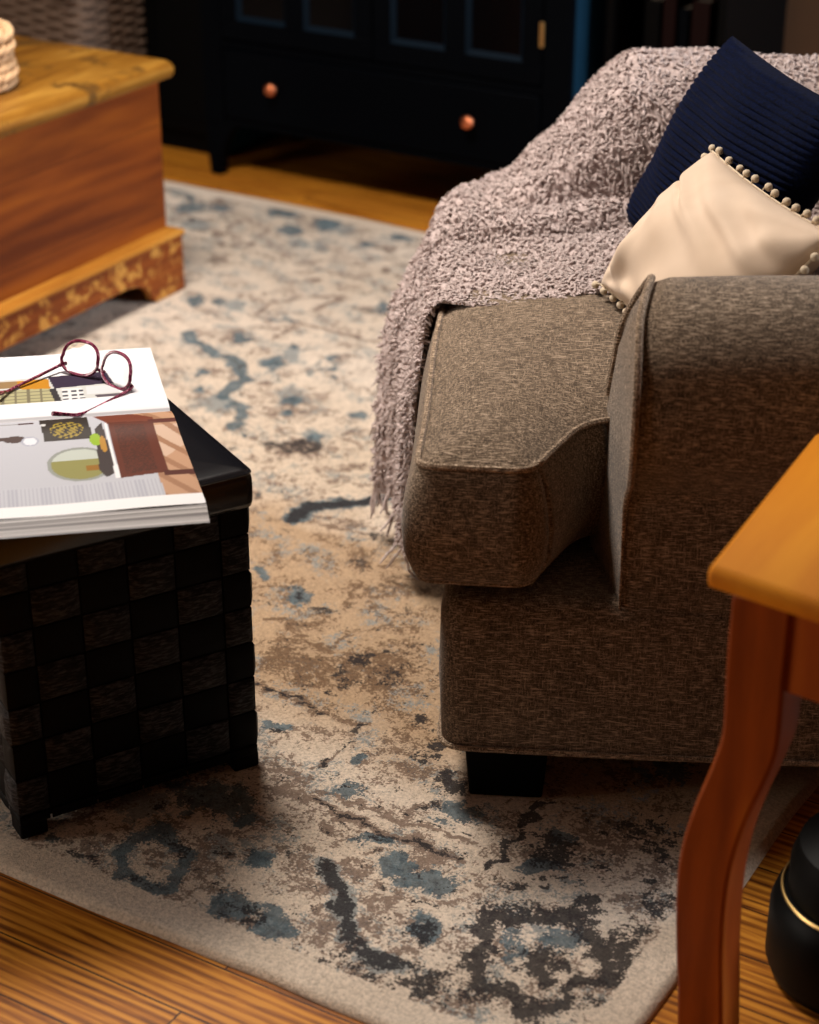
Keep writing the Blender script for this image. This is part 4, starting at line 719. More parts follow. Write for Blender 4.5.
# ------------------------------------------------------------------ navy cabinet
def build_cabinet():
    x0, x1, yf, D, H = -2.935, -1.922, 3.872, .40, 1.85
    r = empty('display_cabinet', ((x0+x1)/2, yf+D/2, 0)); ox, oy = (x0+x1)/2, yf+D/2
    tag(r, 'dark navy glazed cabinet with one wide copper-knobbed drawer against the back wall', 'cabinet')
    def bx(m, a, b, c, d, e, f): return m.box(a-ox, b-ox, c-oy, d-oy, e, f)
    m = MB(); t = .022
    bx(m, x0+t, x1-t, yf+D-.012, yf+D, .14, H); bx(m, x0+t, x1-t, yf+.02, yf+D, .14, .158)
    bx(m, x0+t, x1-t, yf+.02, yf+D, .335, .352); bx(m, x0-.01, x1+.01, yf-.01, yf+D, H, H+.03)
    m.build('carcass', M['navy_paint'], r, bevel=.002, seg=1)
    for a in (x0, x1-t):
        bx(MB(), a, a+t, yf+.022, yf+D, .04, H).build('side_panel', M['navy_paint_lit'], r, bevel=.0015, seg=1)
    m = MB(); bx(m, x0, x0+.062, yf, yf+.022, .137, H); bx(m, x1-.068, x1, yf, yf+.022, .137, H); bx(m, x0+.062, x1-.068, yf, yf+.022, .137, .152)
    bx(m, x0+.062, x1-.068, yf, yf+.022, .330, .346)
    m.build('face_frame', M['navy_paint'], r, bevel=.0015, seg=1)
    # bracket feet, curved inwards
    for s, xa in ((1, x0), (-1, x1)):
        for ya in (yf+.001, yf+D-.031):
            pl = [(0, .137), (.105, .137), (.078, .118), (.058, .085), (.046, .045), (.042, 0), (.010, 0), (.004, .05)]
            m = MB().prism([(xa+s*a-ox, z) for a, z in pl], ya-oy, ya+.03-oy, 'xz'); m.build('foot', M['navy_paint'], r, bevel=.003)
    dr = bx(MB(), x0+.066, x1-.072, yf-.004, yf+.018, .155, .327).build('drawer', M['navy_paint'], r, bevel=.004, seg=2)
    for kx in (-2.714, -2.166):
        k = MB().lathe([(.006, .0), (.006, .010), (.010, .013), (.0155, .018), (.0165, .024), (.013, .030), (.006, .033)], (kx-ox, yf-.004-oy, .250), 20, ax='y').build('knob', M['copper'], dr)
        tag(k, 'small round copper knob')
    pz0, pz1 = .400, 1.70
    for d0, d1 in ((x0+.064, -2.437), (-2.433, x1-.070)):
        m = MB(); bx(m, d0, d1, yf-.003, yf+.019, .352, pz0); bx(m, d0, d1, yf-.003, yf+.019, pz1, 1.80)
        w = d1-d0; mid = (d0+d1)/2; sw = .048
        for a, b in ((d0, d0+sw), (d1-sw, d1), (mid-.027, mid+.027)): bx(m, a, b, yf-.003, yf+.019, pz0, pz1)
        door = m.build('door', M['navy_paint'], r, bevel=.0015, seg=1)
        for a, b in ((d0+sw, mid-.027), (mid+.027, d1-sw)):
            g = bx(MB(), a, b, yf+.008, yf+.012, pz0, pz1).build('pane', M['dark_glass'], door, smooth=False)
            # chamfered bead around the pane
            m = MB(); q = .011
            A = [(a, pz0), (b, pz0), (b, pz1), (a, pz1)]; Bq = [(a+q, pz0+q), (b-q, pz0+q), (b-q, pz1-q), (a+q, pz1-q)]
            vs = [(p[0]-ox, yf-.003-oy, p[1]) for p in A]+[(p[0]-ox, yf+.009-oy, p[1]) for p in Bq]+[(p[0]-ox, yf+.009-oy, p[1]) for p in A]
            m.add(vs, [(i, (i+1) % 4, 4+(i+1) % 4, 4+i) for i in range(4)]+[(4+i, 4+(i+1) % 4, 8+(i+1) % 4, 8+i) for i in range(4)])
            m.build('glazing_bead', M['bead'], door, smooth=False)
    m = MB(); bx(m, x1-.074, x1-.064, yf-.008, yf-.002, .44, .495); tag(m.build('hinge', M['brass'], r, bevel=.001), 'narrow brass hinge')

def build_cupboard():
    x0, x1, yf, D, H = -1.880, -1.595, 3.955, .36, 1.9; ox, oy = (x0+x1)/2, yf+D/2
    r = empty('tall_bookcase', (ox, oy, 0)); tag(r, 'black narrow bookcase in the gap right of the navy cabinet', 'bookcase')
    def bx(m, a, b, c, d, e, f): return m.box(a-ox, b-ox, c-oy, d-oy, e, f)
    for a, b in ((x0, x0+.02), (x1-.02, x1)): bx(MB(), a, b, yf, yf+D, 0, H).build('side_panel', M['black_paint'], r, bevel=.0015, seg=1)
    bx(MB(), x0+.02, x1-.02, yf+D-.01, yf+D, 0, H).build('back_panel', M['black_paint'], r, smooth=False)
    for z in (.04, .30, .64, .98, 1.32, 1.66, H-.02): bx(MB(), x0+.02, x1-.02, yf+.004, yf+D-.01, z, z+.02).build('shelf', M['black_paint'], r, bevel=.001, seg=1)
    bx(MB(), x0+.02, x1-.02, yf+.02, yf+.03, 0, .04).build('kickboard', M['black_paint'], r, smooth=False)
    labs = [('thick black hardback leftmost on the black bookcase shelf', .040, .22, M['black_paint']), ('dark red hardback second from left on the black bookcase shelf', .034, .24, M['red_book']),
            ('slim navy hardback third from left on the black bookcase shelf', .026, .21, M['navy_paint']), ('maroon clothbound book rightmost on the black bookcase shelf', .045, .23, M['red_book'])]
    x = x0+.07
    for lb, w, h, mt in labs:
        m = MB(); t = .0025; d = .15; y = yf+.05; cx, cy = x+w/2, y+d/2; b = empty('book', (cx, cy, .3205)); tag(b, lb, 'book', 'books on the black bookcase shelf')
        m.box(-w/2, -w/2+t, -d/2, d/2, 0, h); m.box(w/2-t, w/2, -d/2, d/2, 0, h); m.box(-w/2, w/2, -d/2, -d/2+t, 0, h); m.build('cover', mt, b, smooth=False)
        MB().box(-w/2+t, w/2-t, -d/2+t, d/2-.004, .004, h-.004).build('page_block', M['aged_paper'], b, smooth=False); x += w+.004

def build_filler_cupboard():  # added filler that keeps the gap left of the navy cabinet black
    x0, x1, yf, D, H = -3.205, -2.965, 3.985, .38, 1.75; ox, oy = (x0+x1)/2, yf+D/2
    r = empty('filler_cupboard', (ox, oy, 0)); tag(r, 'added tall black cupboard filling the dark gap between the wicker basket and the navy cabinet', 'cupboard')
    def bx(m, a, b, c, d, e, f): return m.box(a-ox, b-ox, c-oy, d-oy, e, f)
    bx(MB(), x0, x1, yf+.02, yf+D, .0, H).build('body', M['black_paint'], r, bevel=.002, seg=1)
    d = bx(MB(), x0+.004, x1-.004, yf, yf+.019, .06, H-.01).build('door', M['black_paint'], r, bevel=.003, seg=2)
    m = MB()
    for a, b, e, f in ((x0+.03, x1-.03, .09, .10), (x0+.03, x1-.03, H-.05, H-.04), (x0+.03, x0+.038, .10, H-.05), (x1-.038, x1-.03, .10, H-.05)): bx(m, a, b, yf-.004, yf, e, f)
    m.build('door_moulding', M['black_paint'], d, smooth=False)
    MB().lathe([(.005, 0), (.005, .01), (.012, .016), (.012, .022), (.005, .027)], (x0+.022-ox, yf-oy, .95), 16, ax='y').build('knob', M['copper'], d)

# ------------------------------------------------------------------ baskets
def build_wicker():
    cx, cy, hw, hd, H = -3.525, 3.955, .29, .17, .49
    r = empty('wicker_basket', (cx, cy, 0)); tag(r, 'large brown woven wicker basket on the floor behind the pine chest', 'basket')
    pl = densify(rounded_poly([(-hw, -hd), (hw, -hd), (hw, hd), (-hw, hd)], [.05]*4, 8), .007); A = np.array(pl); T = np.roll(A, -1, 0)-np.roll(A, 1, 0); T /= np.linalg.norm(T, axis=1)[:, None]; N = np.stack([T[:, 1], -T[:, 0]], 1)
    s = np.concatenate([[0], np.cumsum(np.linalg.norm(np.diff(A, axis=0), axis=1))]); per = s[-1]+.007; ns = round(per/.052/2)*2; ph = s/per*ns*math.pi
    rh = .0135; zs = np.arange(0, H, rh/5); V = []
    for z in zs:
        row = int(z/rh); f = z/rh-row; d = (.0075*np.cos(ph)*(1 if row % 2 else -1))+.005*math.sin(math.pi*f)
        k = 1-.06*(1-z/H); V.append(np.concatenate([A*k+N*d[:, None], np.full((len(A), 1), z+.002)], 1))
    n = len(A); m = MB(); m.v = [tuple(p) for r_ in V for p in r_]
    m.f = [(i*n+j, i*n+(j+1) % n, (i+1)*n+(j+1) % n, (i+1)*n+j) for i in range(len(zs)-1) for j in range(n)]+[tuple(range(n))]; m.m = [0]*len(m.f)
    b = m.build('basket_weave', M['wicker'], r, fix=False, angle=0)
    m = MB()
    for k in (0, 1):
        m.tube([(x+N[i][0]*.006*math.cos(i*.35+k*3.14), y+N[i][1]*.006*math.cos(i*.35+k*3.14), H+.004+.007*math.sin(i*.35+k*3.14)) for i, (x, y) in enumerate(pl)], .0085, 7, closed=True)
    m.build('rim', M['wicker'], r)
    # folded cloth hanging over the rim
    c = MB(); nu, nv = 26, 34; prof = catmull([(0, -.10, .02), (0, -.03, .05), (0, .03, .050), (0, .042, .03), (0, .046, 0), (0, .050, -.035), (0, .047, -.055)], 6)
    vs = []
    for i in range(nu):
        a = i/(nu-1)
        for p in prof: vs.append(((a-.5)*.07, -(p.y)-.005*math.sin(a*14)*(p.y > .03), p.z+.004*math.sin(a*9)))
    nv = len(prof); c.add(vs, grid_faces(nu, nv)); o = c.build('folded_cloth', M['cloth_white'], None, angle=0)
    md = o.modifiers.new('solid', 'SOLIDIFY'); md.thickness = .006; md.offset = 1
    o.location = (-3.262, 3.802, .498); tag(o, 'pale blue-grey cloth hanging over the rim of the wicker basket', 'cloth')

def build_rattan():
    cx, cy = -2.668, 2.768; z0 = .508; r = empty('rattan_basket', (cx, cy, z0))
    tag(r, 'small pale woven rattan basket on top of the pine chest', 'basket')
    rs = random.Random(12); R0 = .088
    m = MB()
    for row in range(5):
        z = .012+row*.017; rr = R0+.003*math.sin(row*1.7)
        for k in range(3):
            pts = [((rr+.0065*math.cos(a*9+k*2.094+row))*math.cos(a), (rr+.0065*math.cos(a*9+k*2.094+row))*math.sin(a), z+.0060*math.sin(a*9+k*2.094+row)+.001*rs.random()) for a in np.linspace(0, 2*math.pi, 150, endpoint=False)]
            m.tube(pts, .0046, 6, closed=True)
    m.build('braid', M['rattan'], r)
    m = MB()
    for k in range(3):
        pts = [((R0-.004+.009*math.cos(a*7+k*2.094))*math.cos(a), (R0-.004+.009*math.cos(a*7+k*2.094))*math.sin(a), .104+.008*math.sin(a*7+k*2.094)) for a in np.linspace(0, 2*math.pi, 160, endpoint=False)]
        m.tube(pts, .0058, 7, closed=True)
    m.build('rim', M['rattan'], r)
    MB().lathe([(.002, .003), (R0-.006, .003), (R0-.006, .009), (.002, .009)], n=40).build('base', M['rattan'], r)
    m = MB()
    for i in range(26):
        a = rs.uniform(0, 6.28); z = rs.uniform(.02, .09); p = Vector((math.cos(a)*(R0+.006), math.sin(a)*(R0+.006), z)); t = Vector((-math.sin(a), math.cos(a), rs.uniform(-.8, .8)))
        m.tube([p, p+t*.008+Vector((math.cos(a), math.sin(a), 0))*.002, p+t*.016+Vector((math.cos(a), math.sin(a), 0))*.006], [.0013, .001, .0006], 4)
    m.build('loose_strand', M['rattan'], r)

# ------------------------------------------------------------------ ottoman
OT_A = R(61.3); OT_BR = Vector((-1.293, 1.757)); OT_H = .166
def build_ottoman():
    d = Vector((math.cos(OT_A), math.sin(OT_A))); n = Vector((-math.sin(OT_A), math.cos(OT_A))); c = OT_BR-d*OT_H+n*OT_H
    r = empty('woven_ottoman', (c.x, c.y, .0125), OT_A); tag(r, 'black cube storage ottoman of woven straps with padded leather lid', 'ottoman')
    h = OT_H; Z0, Z1 = .018, .400
    MB().box(-h+.006, h-.006, -h+.006, h-.006, Z0+.004, Z1+.01).build('core', M['strap_smooth'], r, smooth=False)
    cols = [h-.040-.0625*k for k in range(5)]; xe = [h]+cols+[-h]; xe = sorted(set(round(q, 4) for q in xe)); nr = 7; rh = (Z1-Z0-.016)/nr
    rs = random.Random(5)
    def pad(m, F, a0, a1, b0, b1, hi, mi):
        """one visible strap cell, slightly pillowed; F maps (a, b, height) on the face to 3D"""
        na, nb = 7, 7; vs = []
        for i in range(na):
            for j in range(nb):
                s = i/(na-1); t = j/(nb-1); g = .0012
                e = (1-(2*s-1)**6) if not hi else (1-(2*s-1)**6)*.9+.1
                hh = (.0052 if hi else .0022)*min(1, (1-(2*s-1)**8)*(1-(2*t-1)**8)*1.3)+rs.uniform(-.0003, .0003)
                vs.append(F(a0+g+(a1-a0-2*g)*s, b0+g+(b1-b0-2*g)*t, hh-.0015))
        m.add(vs, grid_faces(na, nb), mi)
    faces = [(lambda a, z, q: (a, -h-q, z)), (lambda a, z, q: (h+q, a, z)), (lambda a, z, q: (a, h+q, z)), (lambda a, z, q: (-h-q, a, z))]
    for fi, F in enumerate(faces):
        m = MB()
        for i in range(len(xe)-1):
            for j in range(nr):
                b0 = Z0+.016+j*rh; par = (len(xe)-2-i+nr-1-j) % 2
                pad(m, F, xe[i], xe[i+1], b0, b0+rh, par == 1, 1 if par == 1 else 0)
        for i in range(len(xe)-1): pad(m, F, xe[i], xe[i+1], Z0, Z0+.016, False, 0)
        m.build('woven_side', [M['strap_smooth'], M['strap_rough']], r, fix=False, angle=0)
    for sx in (-1, 1):
        for sy in (-1, 1):
            MB().box(sx*h-(.036 if sx > 0 else -.0)-0, sx*h+(.036 if sx < 0 else 0), sy*h-(.036 if sy > 0 else 0), sy*h+(.036 if sy < 0 else 0), 0, Z0+.004).build('foot', M['strap_smooth'], r, bevel=.003)
    # padded lid
    H = h+.005; pr = [(0, .388), (.0015, .395), (.002, .412), (.0015, .425), (.0, .432), (-.003, .4365), (-.009, .4385), (-.03, .4395), (-.09, .442), (-.14, .4425)]
    vs = []
    for dd, z in pr:
        pl = densify(rounded_poly([(-H-dd, -H-dd), (H+dd, -H-dd), (H+dd, H+dd), (-H-dd, H+dd)], [max(.003, .011+dd*.4)]*4, 5), 9); vs += [(a, b, z) for a, b in pl]
    n_ = len(pl); m = MB().add(vs, [(i*n_+j, i*n_+(j+1) % n_, (i+1)*n_+(j+1) % n_, (i+1)*n_+j) for i in range(len(pr)-1) for j in range(n_)]+[tuple(range(n_))[::-1], tuple(range((len(pr)-1)*n_, len(pr)*n_))])
    lid = m.build('lid', M['leather'], r, angle=0)
    pl = rounded_poly([(-H, -H), (H, -H), (H, H), (-H, H)], [.011]*4, 5)
    MB().tube([(a, b, .4335) for a, b in pl], .0017, 6, closed=True).build('seam', M['leather'], lid)

# ------------------------------------------------------------------ open book
BK_O = Vector((-1.434, 1.790)); BK_S = Vector((-.753, -.658)); BK_P = Vector((.658, -.753))
def page_z(b):
    b = np.asarray(b, float)
    near = .4845+.0055*np.exp(-((b-.035)/.03)**2)-.0125*np.clip(b/.245, 0, 1)**1.6-.004*np.exp(-(b/.006)**2)
    far = .4845+.003*np.exp(-((b+.03)/.03)**2)-.009*np.clip(-b/.235, 0, 1)**1.5-.004*np.exp(-(b/.006)**2)
    return np.where(b >= 0, near, far)
def build_book():
    r = empty('open_magazine', (BK_O.x, BK_O.y, .4555)); tag(r, 'open interiors magazine lying across the black ottoman lid', 'magazine')
    def W(a, b, z): p = BK_S*a+BK_P*b; return (p.x, p.y, z-.4555)
    LN = .300
    def inp(a, b, poly): return inside(np.stack([a.ravel(), b.ravel()], 1), poly).reshape(a.shape)
    rs = np.random.RandomState(1)
    def page(name, b0, b1, paint):
        na, nb = 210, 170; a, b = np.meshgrid(np.linspace(0, LN, na), np.linspace(b0, b1, nb), indexing='ij'); z = page_z(b)+.0006*np.sin(a*30)*np.abs(b)/.2
        edge = -.024*np.clip((b-.0)/.24, 0, 1) if b1 > 0 else .012*np.clip(-b/.235, 0, 1)
        aa = a+edge*(1-a/LN); v = np.stack([BK_S.x*aa+BK_P.x*b, BK_S.y*aa+BK_P.y*b, z-.4555], -1).reshape(-1, 3)
        idx = np.arange(na*nb).reshape(na, nb); F = np.stack([idx[:-1, :-1], idx[1:, :-1], idx[1:, 1:], idx[:-1, 1:]], -1).reshape(-1, 4)
        me = fast_mesh(name, v, F); c = np.ones(a.shape+(4,)); c[..., :3] = (.74, .75, .79); paint(a, b, c); c[..., :3] = c[..., :3]**1.12*.86
        at = me.color_attributes.new('print', 'FLOAT_COLOR', 'POINT'); at.data.foreach_set('color', c.reshape(-1).astype(np.float32))
        me.materials.append(M['print']); o = bpy.data.objects.new(name, me); COL.objects.link(o); o.parent = r; return o
    def put(c, mask, col, k=1.0): c[mask, :3] = c[mask, :3]*(1-k)+np.array(col)*k
    def near(a, b, c):
        ph = [(-.02, -.01), (-.02, .221), (.34, .221), (.34, -.01)]
        put(c, inp(a, b, ph), (.50, .51, .56)); put(c, (b < .006), (.74, .74, .76))
        put(c, inp(a, b, [(.059, -.01), (-.02, -.01), (-.02, .222), (.039, .222), (.041, .172)]), (.50, .31, .20))
        stripe = (np.sin((a*.8+b*.5)*230) > .55)
        put(c, inp(a, b, [(.059, -.01), (-.02, -.01), (-.02, .222), (.039, .222), (.041, .172)]) & stripe, (.36, .20, .12))
        put(c, inp(a, b, [(.050, .05), (.00, .05), (.00, .10), (.045, .15)]) & ~stripe, (.60, .44, .34))
        put(c, inp(a, b, [(.35, .179), (.041, .180), (.040, .222), (.35, .222)]), (.52, .53, .58)); put(c, inp(a, b, [(.35, .18), (.041, .18), (.041, .222), (.35, .222)]) & (np.sin(a*1400) > .2), (.43, .44, .50))
        put(c, inp(a, b, [(.165, .007), (.106, .006), (.104, .069), (.161, .069)]), (.045, .035, .03))
        d = np.hypot((a-.133)/.020, (b-.045)/.020); put(c, (d < 1) & (np.sin(a*700+np.sin(b*260)*2)*np.sin(b*520+a*300) > .0), (.36, .27, .05))
        put(c, np.hypot((a-.160)/.003, (b-.03)/.004) < 1, (.6, .6, .6))
        put(c, inp(a, b, [(.101, .001), (.059, .002), (.026, .030), (.028, .050), (.083, .040), (.094, .02)]), (.19, .055, .03))
        put(c, inp(a, b, [(.083, .036), (.028, .040), (.028, .166), (.083, .173)]), (.13, .030, .012))
        put(c, inp(a, b, [(.076, .042), (.040, .046), (.040, .158), (.076, .165)]) & (rs.rand(*a.shape) > .35), (.085, .022, .009))
        put(c, inp(a, b, [(.034, .162), (-.004, .164), (-.004, .176), (.034, .174)]), (.10, .025, .015)); put(c, inp(a, b, [(.034, .036), (-.018, .036), (-.018, .045), (.034, .046)]), (.12, .03, .02))
        d = np.hypot((a-.124)/.036, (b-.130)/.040); el = (d < 1) & (a > .092)
        put(c, el, (.50, .54, .50)); put(c, el & (b > .12), (.28, .27, .10)); put(c, el & (np.abs(b-.142) < .006) & (a < .118), (.30, .15, .02)); put(c, (d > .93) & (d < 1.06) & (a > .092), (.30, .32, .30))
        put(c, inp(a, b, [(.100, .05), (.090, .035), (.086, .10), (.088, .16), (.098, .168), (.104, .15)]), (.06, .045, .045))
        put(c, np.hypot((a-.101)/.007, (b-.073)/.014) < 1, (.30, .45, .03)); put(c, np.hypot((a-.093)/.004, (b-.085)/.020) < 1, (.45, .25, .05))
        put(c, inp(a, b, [(.086, .03), (.084, .04), (.083, .172), (.088, .172)]), (.78, .78, .80))
        put(c, np.hypot((a-.196)/.014, (b-.060)/.007) < 1, (.07, .035, .03)); put(c, np.hypot((a-.213)/.012, (b-.058)/.004) < 1, (.07, .035, .03))
        d = np.hypot((a-.178)/.010, (b-.066)/.010); put(c, (d < 1.05) & (d > .8), (.40, .42, .5)); put(c, (d <= .8), (.70, .72, .78))
        put(c, (np.abs(b-.021) < .003) & (a > .172) & (a < .190), (.08, .04, .04)); put(c, (np.abs(b-.021) < .0008) & (a > .19), (.3, .3, .3))
        put(c, b > .221, (.82, .82, .84))
    def far(a, b, c):
        put(c, inp(a, b, [(.34, -.135), (.064, -.152), (.056, -.054), (.34, -.050)]), (.55, .56, .55))
        put(c, inp(a, b, [(.34, -.110), (.148, -.104), (.142, -.051), (.34, -.050)]), (.42, .40, .24))
        put(c, inp(a, b, [(.34, -.110), (.148, -.104), (.142, -.051), (.34, -.050)]) & ((np.abs((a*60) % 1-.5) < .10) | (np.abs((b*80) % 1-.5) < .12)), (.20, .18, .12))
        put(c, inp(a, b, [(.148, -.145), (.065, -.150), (.061, -.106), (.141, -.101)]), (.045, .03, .06))
        put(c, inp(a, b, [(.190, -.137), (.148, -.139), (.146, -.102), (.186, -.106)]), (.50, .24, .02)); put(c, inp(a, b, [(.23, -.137), (.190, -.137), (.186, -.112), (.23, -.112)]), (.30, .20, .10))
        put(c, inp(a, b, [(.148, -.101), (.139, -.101), (.133, -.051), (.142, -.051)]), (.05, .045, .05))
        w = inp(a, b, [(.132, -.097), (.105, -.097), (.103, -.055), (.131, -.053)]); put(c, w, (.7, .7, .7)); put(c, w & (np.sin(b*420) > .2) & (np.abs((a*90) % 1-.5) < .32), (.08, .08, .1))
        put(c, inp(a, b, [(.090, -.066), (.056, -.066), (.056, -.054), (.088, -.055)]), (.12, .10, .12)); put(c, inp(a, b, [(.10, -.10), (.06, -.10), (.058, -.07), (.10, -.07)]), (.62, .63, .66))
        put(c, (b > -.006), (.5, .5, .53))
    page('right_hand_page', 0, .245, near); page('left_hand_page', -.235, 0, far)
    # page blocks under both sheets
    for b0, b1, nm in ((0, .245, 'page_block'), (-.235, 0, 'page_block')):
        m = MB(); bs = np.linspace(b0, b1, 30); out = .018 if b1 > 0 else -.006; vs = []
        for b in bs:
            zt = float(page_z(b))-.0008; f = (b-b0)/(b1-b0) if b1 > 0 else (b1-b)/(b1-b0)
            for k in range(6):
                t = k/5; z = zt*(1-t)+.4562*t; bb = b+out*t*f**3+(.0014 if k % 2 else 0)*f**6; vs.append(W((-.024*b/.24 if b > 0 else -.012*b/.235)-.002*t, bb, z))
        n = 6; n1 = len(vs); vs2 = []
        for b in bs:
            zt = float(page_z(b))-.0008; f = (b-b0)/(b1-b0) if b1 > 0 else (b1-b)/(b1-b0)
            for k in range(6):
                t = k/5; z = zt*(1-t)+.4562*t; bb = b+out*t*f**3+(.0014 if k % 2 else 0)*f**6; vs2.append(W(LN, bb, z))
        nb = 30; fs = [(i*6+k, (i+1)*6+k, (i+1)*6+k+1, i*6+k+1) for i in range(nb-1) for k in range(5)]
        fs += [tuple(q+n1 for q in f_) for f_ in fs]
        fs += [((nb-1)*6+k, (nb-1)*6+k+1, n1+(nb-1)*6+k+1, n1+(nb-1)*6+k) for k in range(5)]+[(k, k+1, n1+k+1, n1+k) for k in range(5)]
        fs += [(i*6+5, (i+1)*6+5, n1+(i+1)*6+5, n1+i*6+5) for i in range(nb-1)]
        m.add(vs+vs2, fs).build(nm, M['page_stack'], r, angle=30)

def build_glasses():
    hl = Vector((-1.642, 1.832)); hr = Vector((-1.512, 1.817)); c = (hl+hr)/2; ex = (hr-hl).normalized(); ey = Vector((-.09, -.995)).normalized()
    zb = .4805; r = empty('reading_glasses', (c.x, c.y, zb)); tag(r, 'marbled burgundy eyeglasses resting upside down on the open magazine', 'glasses')
    def W(x, y, z): p = ex*x+ey*y; return (p.x, p.y, z)
    hw = (hr-hl).length/2
    def lens_outline(s, k=1.0):
        P = []; cx = s*.0335; cz = .0225
        for i in range(48):
            a = 2*math.pi*i/48; ca, sa = math.cos(a), math.sin(a)
            x = .0285*k*math.copysign(abs(ca)**.82, ca); z = .0208*k*math.copysign(abs(sa)**.86, sa)
            if sa < 0: x *= 1.05; x += s*.0015*(-sa)
            y = -.0042+ .9*(cx+x)**2*2.2 -z*.12*0
            P.append(W(cx+x, y-.010*(z/.02)*.8, cz+z))
        return P
    m = MB()
    for s in (-1, 1): m.tube(lens_outline(s), .0023, 8, closed=True)
    m.tube([W(x, y, z) for x, y, z in ((-.007, -.004, .013), (-.0035, -.006, .011), (0, -.007, .0103), (.0035, -.006, .011), (.007, -.004, .013))], .0022, 8)
    for s in (-1, 1): m.tube([W(s*.0585, .001, .010), W(s*.0635, .003, .009), W(s*.0655, .009, .0075)], [.0024, .0028, .0026], 8)
    m.build('rim', M['frame'], r)
    for s in (-1, 1):
        pts = lens_outline(s, .96); ce = Vector(pts[0])*0
        for p in pts: ce += Vector(p)/48
        g = MB().add([tuple(ce)]+pts, [(0, i+1, (i+1) % 48+1) for i in range(48)]).build('lens', M['lens'], r, angle=0); sd = g.modifiers.new('s', 'SOLIDIFY'); sd.thickness = .0014
    for s, bend in ((-1, 1), (1, 1)):
        p = catmull([(s*.0655, .009, .0075), (s*.066, .03, .0062), (s*.066, .06, .0050), (s*.0655, .088, .0042), (s*.062, .103, .0050), (s*.0565, .117, .0090), (s*.050, .132, .0140)], 6)
        n = len(p); rr = [.0028+.0010*smooth01(.75, .95, i/n) for i in range(n)]
        MB().tube([W(q.x, q.y, q.z) for q in p], [float(x) for x in rr], 8, flat=.75).build('temple', M['frame'], r)

# ------------------------------------------------------------------ side table and bin
def build_table():
    C0 = Vector((-.609, 1.561)); dx = Vector((math.cos(R(-6)), math.sin(R(-6)))); dy = Vector((-.062, .998))
    C1 = C0+dx*.46; C2 = Vector((-.13, 1.90)); C3 = C0+dy*.35; cen = (C0+C1+C2+C3)/4
    r = empty('side_table', (cen.x, cen.y, 0)); tag(r, 'honey-brown wooden side table with curved legs beside the near chair arm', 'table')
    L = lambda p: (p.x-cen.x, p.y-cen.y)
    pl = rounded_poly([L(C0), L(C1), L(C2), L(C3)], [.008, .008, .008, .008], 5)
    pr = [(-.006, .574), (-.001, .577), (0, .583), (0, .590), (-.002, .596), (-.007, .600)]; A = np.array(densify(pl, 9)); T = np.roll(A, -1, 0)-np.roll(A, 1, 0); T /= np.linalg.norm(T, axis=1)[:, None]; N = np.stack([T[:, 1], -T[:, 0]], 1)
    vs = []; n = len(A)
    for d, z in pr: vs += [(*q, z) for q in (A+N*d)]
    MB().add(vs, [(i*n+j, i*n+(j+1) % n, (i+1)*n+(j+1) % n, (i+1)*n+j) for i in range(len(pr)-1) for j in range(n)]+[tuple(range(n))[::-1], tuple(range((len(pr)-1)*n, len(pr)*n))]).build('tabletop', M['table'], r, angle=40)
    # legs: (x offset, y offset, half width, z) along a swept S curve
    prof = [(0, 0, .0305, .574), (0, 0, .0305, .50), (.001, 0, .0300, .44), (.000, 0, .0295, .405), (-.009, .004, .0290, .365), (-.021, .010, .0285, .32), (-.030, .015, .0285, .27), (-.033, .016, .0280, .22), (-.031, .013, .0270, .15), (-.026, .008, .0265, .08), (-.021, .003, .0265, 0)]
    prof = catmull([(a, c, d) for a, b, c, d in prof], 4)
    legs = [(C0+dx*.058+dy*.043, -1, -1), (C1-dx*.042+dy*.043, 1, -1), (C2+Vector((-.045, -.045)), 1, 1), (C3+dx*.20-dy*.045, -1, 1)]
    for p, sx, sy in legs:
        vs = []; x, y = L(p)
        for q in prof:
            ox = -q.x*sx*-1*-1; hx = q.y; X = x+sx*(-q.x); Y = y+sy*(-q.x)*.35
            for a, b in ((-1, -1), (1, -1), (1, 1), (-1, 1)): vs.append((X+a*hx, Y+b*hx, q.z))
        n = len(prof); MB().add(vs, [(i*4+j, i*4+(j+1) % 4, (i+1)*4+(j+1) % 4, (i+1)*4+j) for i in range(n-1) for j in range(4)]+[(3, 2, 1, 0), tuple((n-1)*4+k for k in range(4))]).build('leg', M['table_leg'], r, bevel=.004, seg=2, angle=50)
    for (p, _, _), (q, _, _) in zip(legs, legs[1:]+legs[:1]):
        a = Vector(L(p)); b = Vector(L(q)); d = (b-a).normalized(); nn = Vector((-d.y, d.x))*.010; a2 = a+d*.030; b2 = b-d*.030; out = Vector((d.y, -d.x))*.012
        vs = [(*(v+out), z) for z in (.478, .5735) for v in (a2-nn, b2-nn, b2+nn, a2+nn)]
        MB().add(vs, [(3,2,1,0),(4,5,6,7),(0,1,5,4),(1,2,6,5),(2,3,7,6),(3,0,4,7)]).build('apron', M['table_leg'], r, bevel=.002, seg=1)

def build_bin():
    c = (-.476, 1.788); r = empty('black_canister', (*c, 0)); tag(r, 'squat black canister with thin gold ring on the floor under the side table', 'canister')
    MB().lathe([(.090, 0), (.100, .004), (.106, .02), (.106, .085), (.101, .102), (.092, .112), (.03, .116)], n=48).build('body', M['bin'], r)
    MB().tube([(.094*math.cos(a), .094*math.sin(a), .112) for a in np.linspace(0, 2*math.pi, 64, endpoint=False)], .0022, 8, closed=True).build('gold_ring', M['brass'], r)
    MB().lathe([(.088, .112), (.088, .15), (.080, .175), (.050, .19), (.02, .195), (.016, .22), (.008, .222)], n=48).build('lid', M['bin'], r)

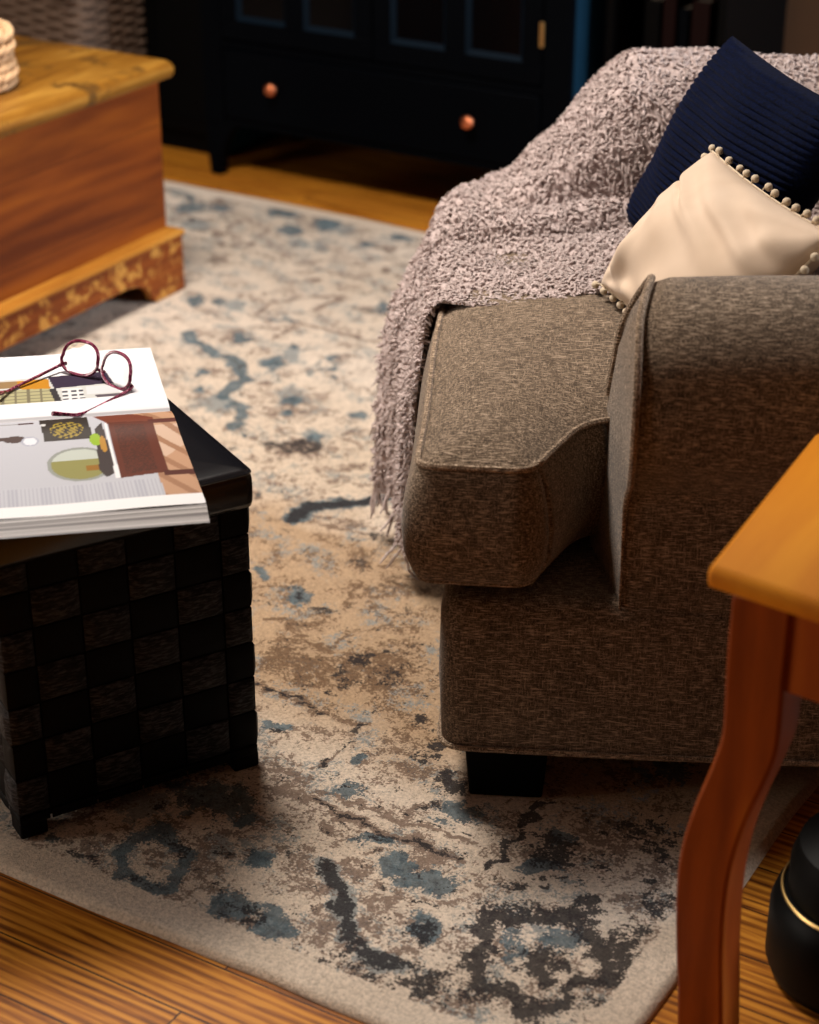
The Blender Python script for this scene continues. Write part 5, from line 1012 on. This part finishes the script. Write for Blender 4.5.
# ------------------------------------------------------------------ light, camera
WL = (-1.6, .1, .75, 1.85); WR = (3.5, 4.35, .8, 2.2)
def area(name, loc, rot, sx, sy, watts, col, spread=180):
    l = bpy.data.lights.new(name, 'AREA'); l.shape = 'RECTANGLE'; l.size = sx; l.size_y = sy; l.energy = watts; l.color = col; l.spread = R(spread)
    o = bpy.data.objects.new(name, l); COL.objects.link(o); o.location = loc; o.rotation_euler = rot; return o
def build_light():
    area('window_light', (-4.66, (WL[0]+WL[1])/2, (WL[2]+WL[3])/2), (0, R(-90), 0), WL[3]-WL[2], WL[1]-WL[0], P_L, (1.0, .91, .80))
    area('window_light', (1.86, (WR[0]+WR[1])/2, (WR[2]+WR[3])/2), (0, R(90), 0), WR[3]-WR[2], WR[1]-WR[0], P_R, (.88, .93, 1.0))
    area('added_overhead_light', (-2.1, 2.25, 2.46), (0, 0, 0), .6, .6, P_C, (1.0, .90, .80), 130)  # made-up overhead source, added to brighten rug, seat and magazine
    w = bpy.data.worlds.new('world'); bpy.context.scene.world = w; w.use_nodes = True
    w.node_tree.nodes['Background'].inputs[0].default_value = (.6, .7, 1, 1); w.node_tree.nodes['Background'].inputs[1].default_value = .05
def build_camera():
    cd = bpy.data.cameras.new('camera'); cd.sensor_fit = 'VERTICAL'; cd.sensor_height = 36; cd.lens = 1962/1024*36; cd.clip_start = .05
    o = bpy.data.objects.new('camera', cd); COL.objects.link(o); o.location = (0, 0, 1.5); o.rotation_euler = (R(90-27.05), 0, R(31.1))
    cd.dof.use_dof = True; cd.dof.focus_distance = 2.55; cd.dof.aperture_fstop = 3.4
    bpy.context.scene.camera = o

P_L, P_R, P_C = 78, 150, 54
mats(); build_room(); build_rug(); build_chair(); build_throw(); build_pillows(); build_chest(); build_cabinet(); build_cupboard(); build_filler_cupboard()
build_wicker(); build_rattan(); build_ottoman(); build_book(); build_glasses(); build_table(); build_bin(); build_light(); build_camera()
sc = bpy.context.scene
sc.view_settings.view_transform = 'Standard'; sc.view_settings.look = 'None'; sc.view_settings.gamma = 1; sc.view_settings.use_curve_mapping = False
sc.view_settings.exposure = 0.0
sc.cycles.use_denoising = True; sc.cycles.max_bounces = 6; sc.cycles.use_adaptive_sampling = True; sc.cycles.sample_clamp_indirect = 4
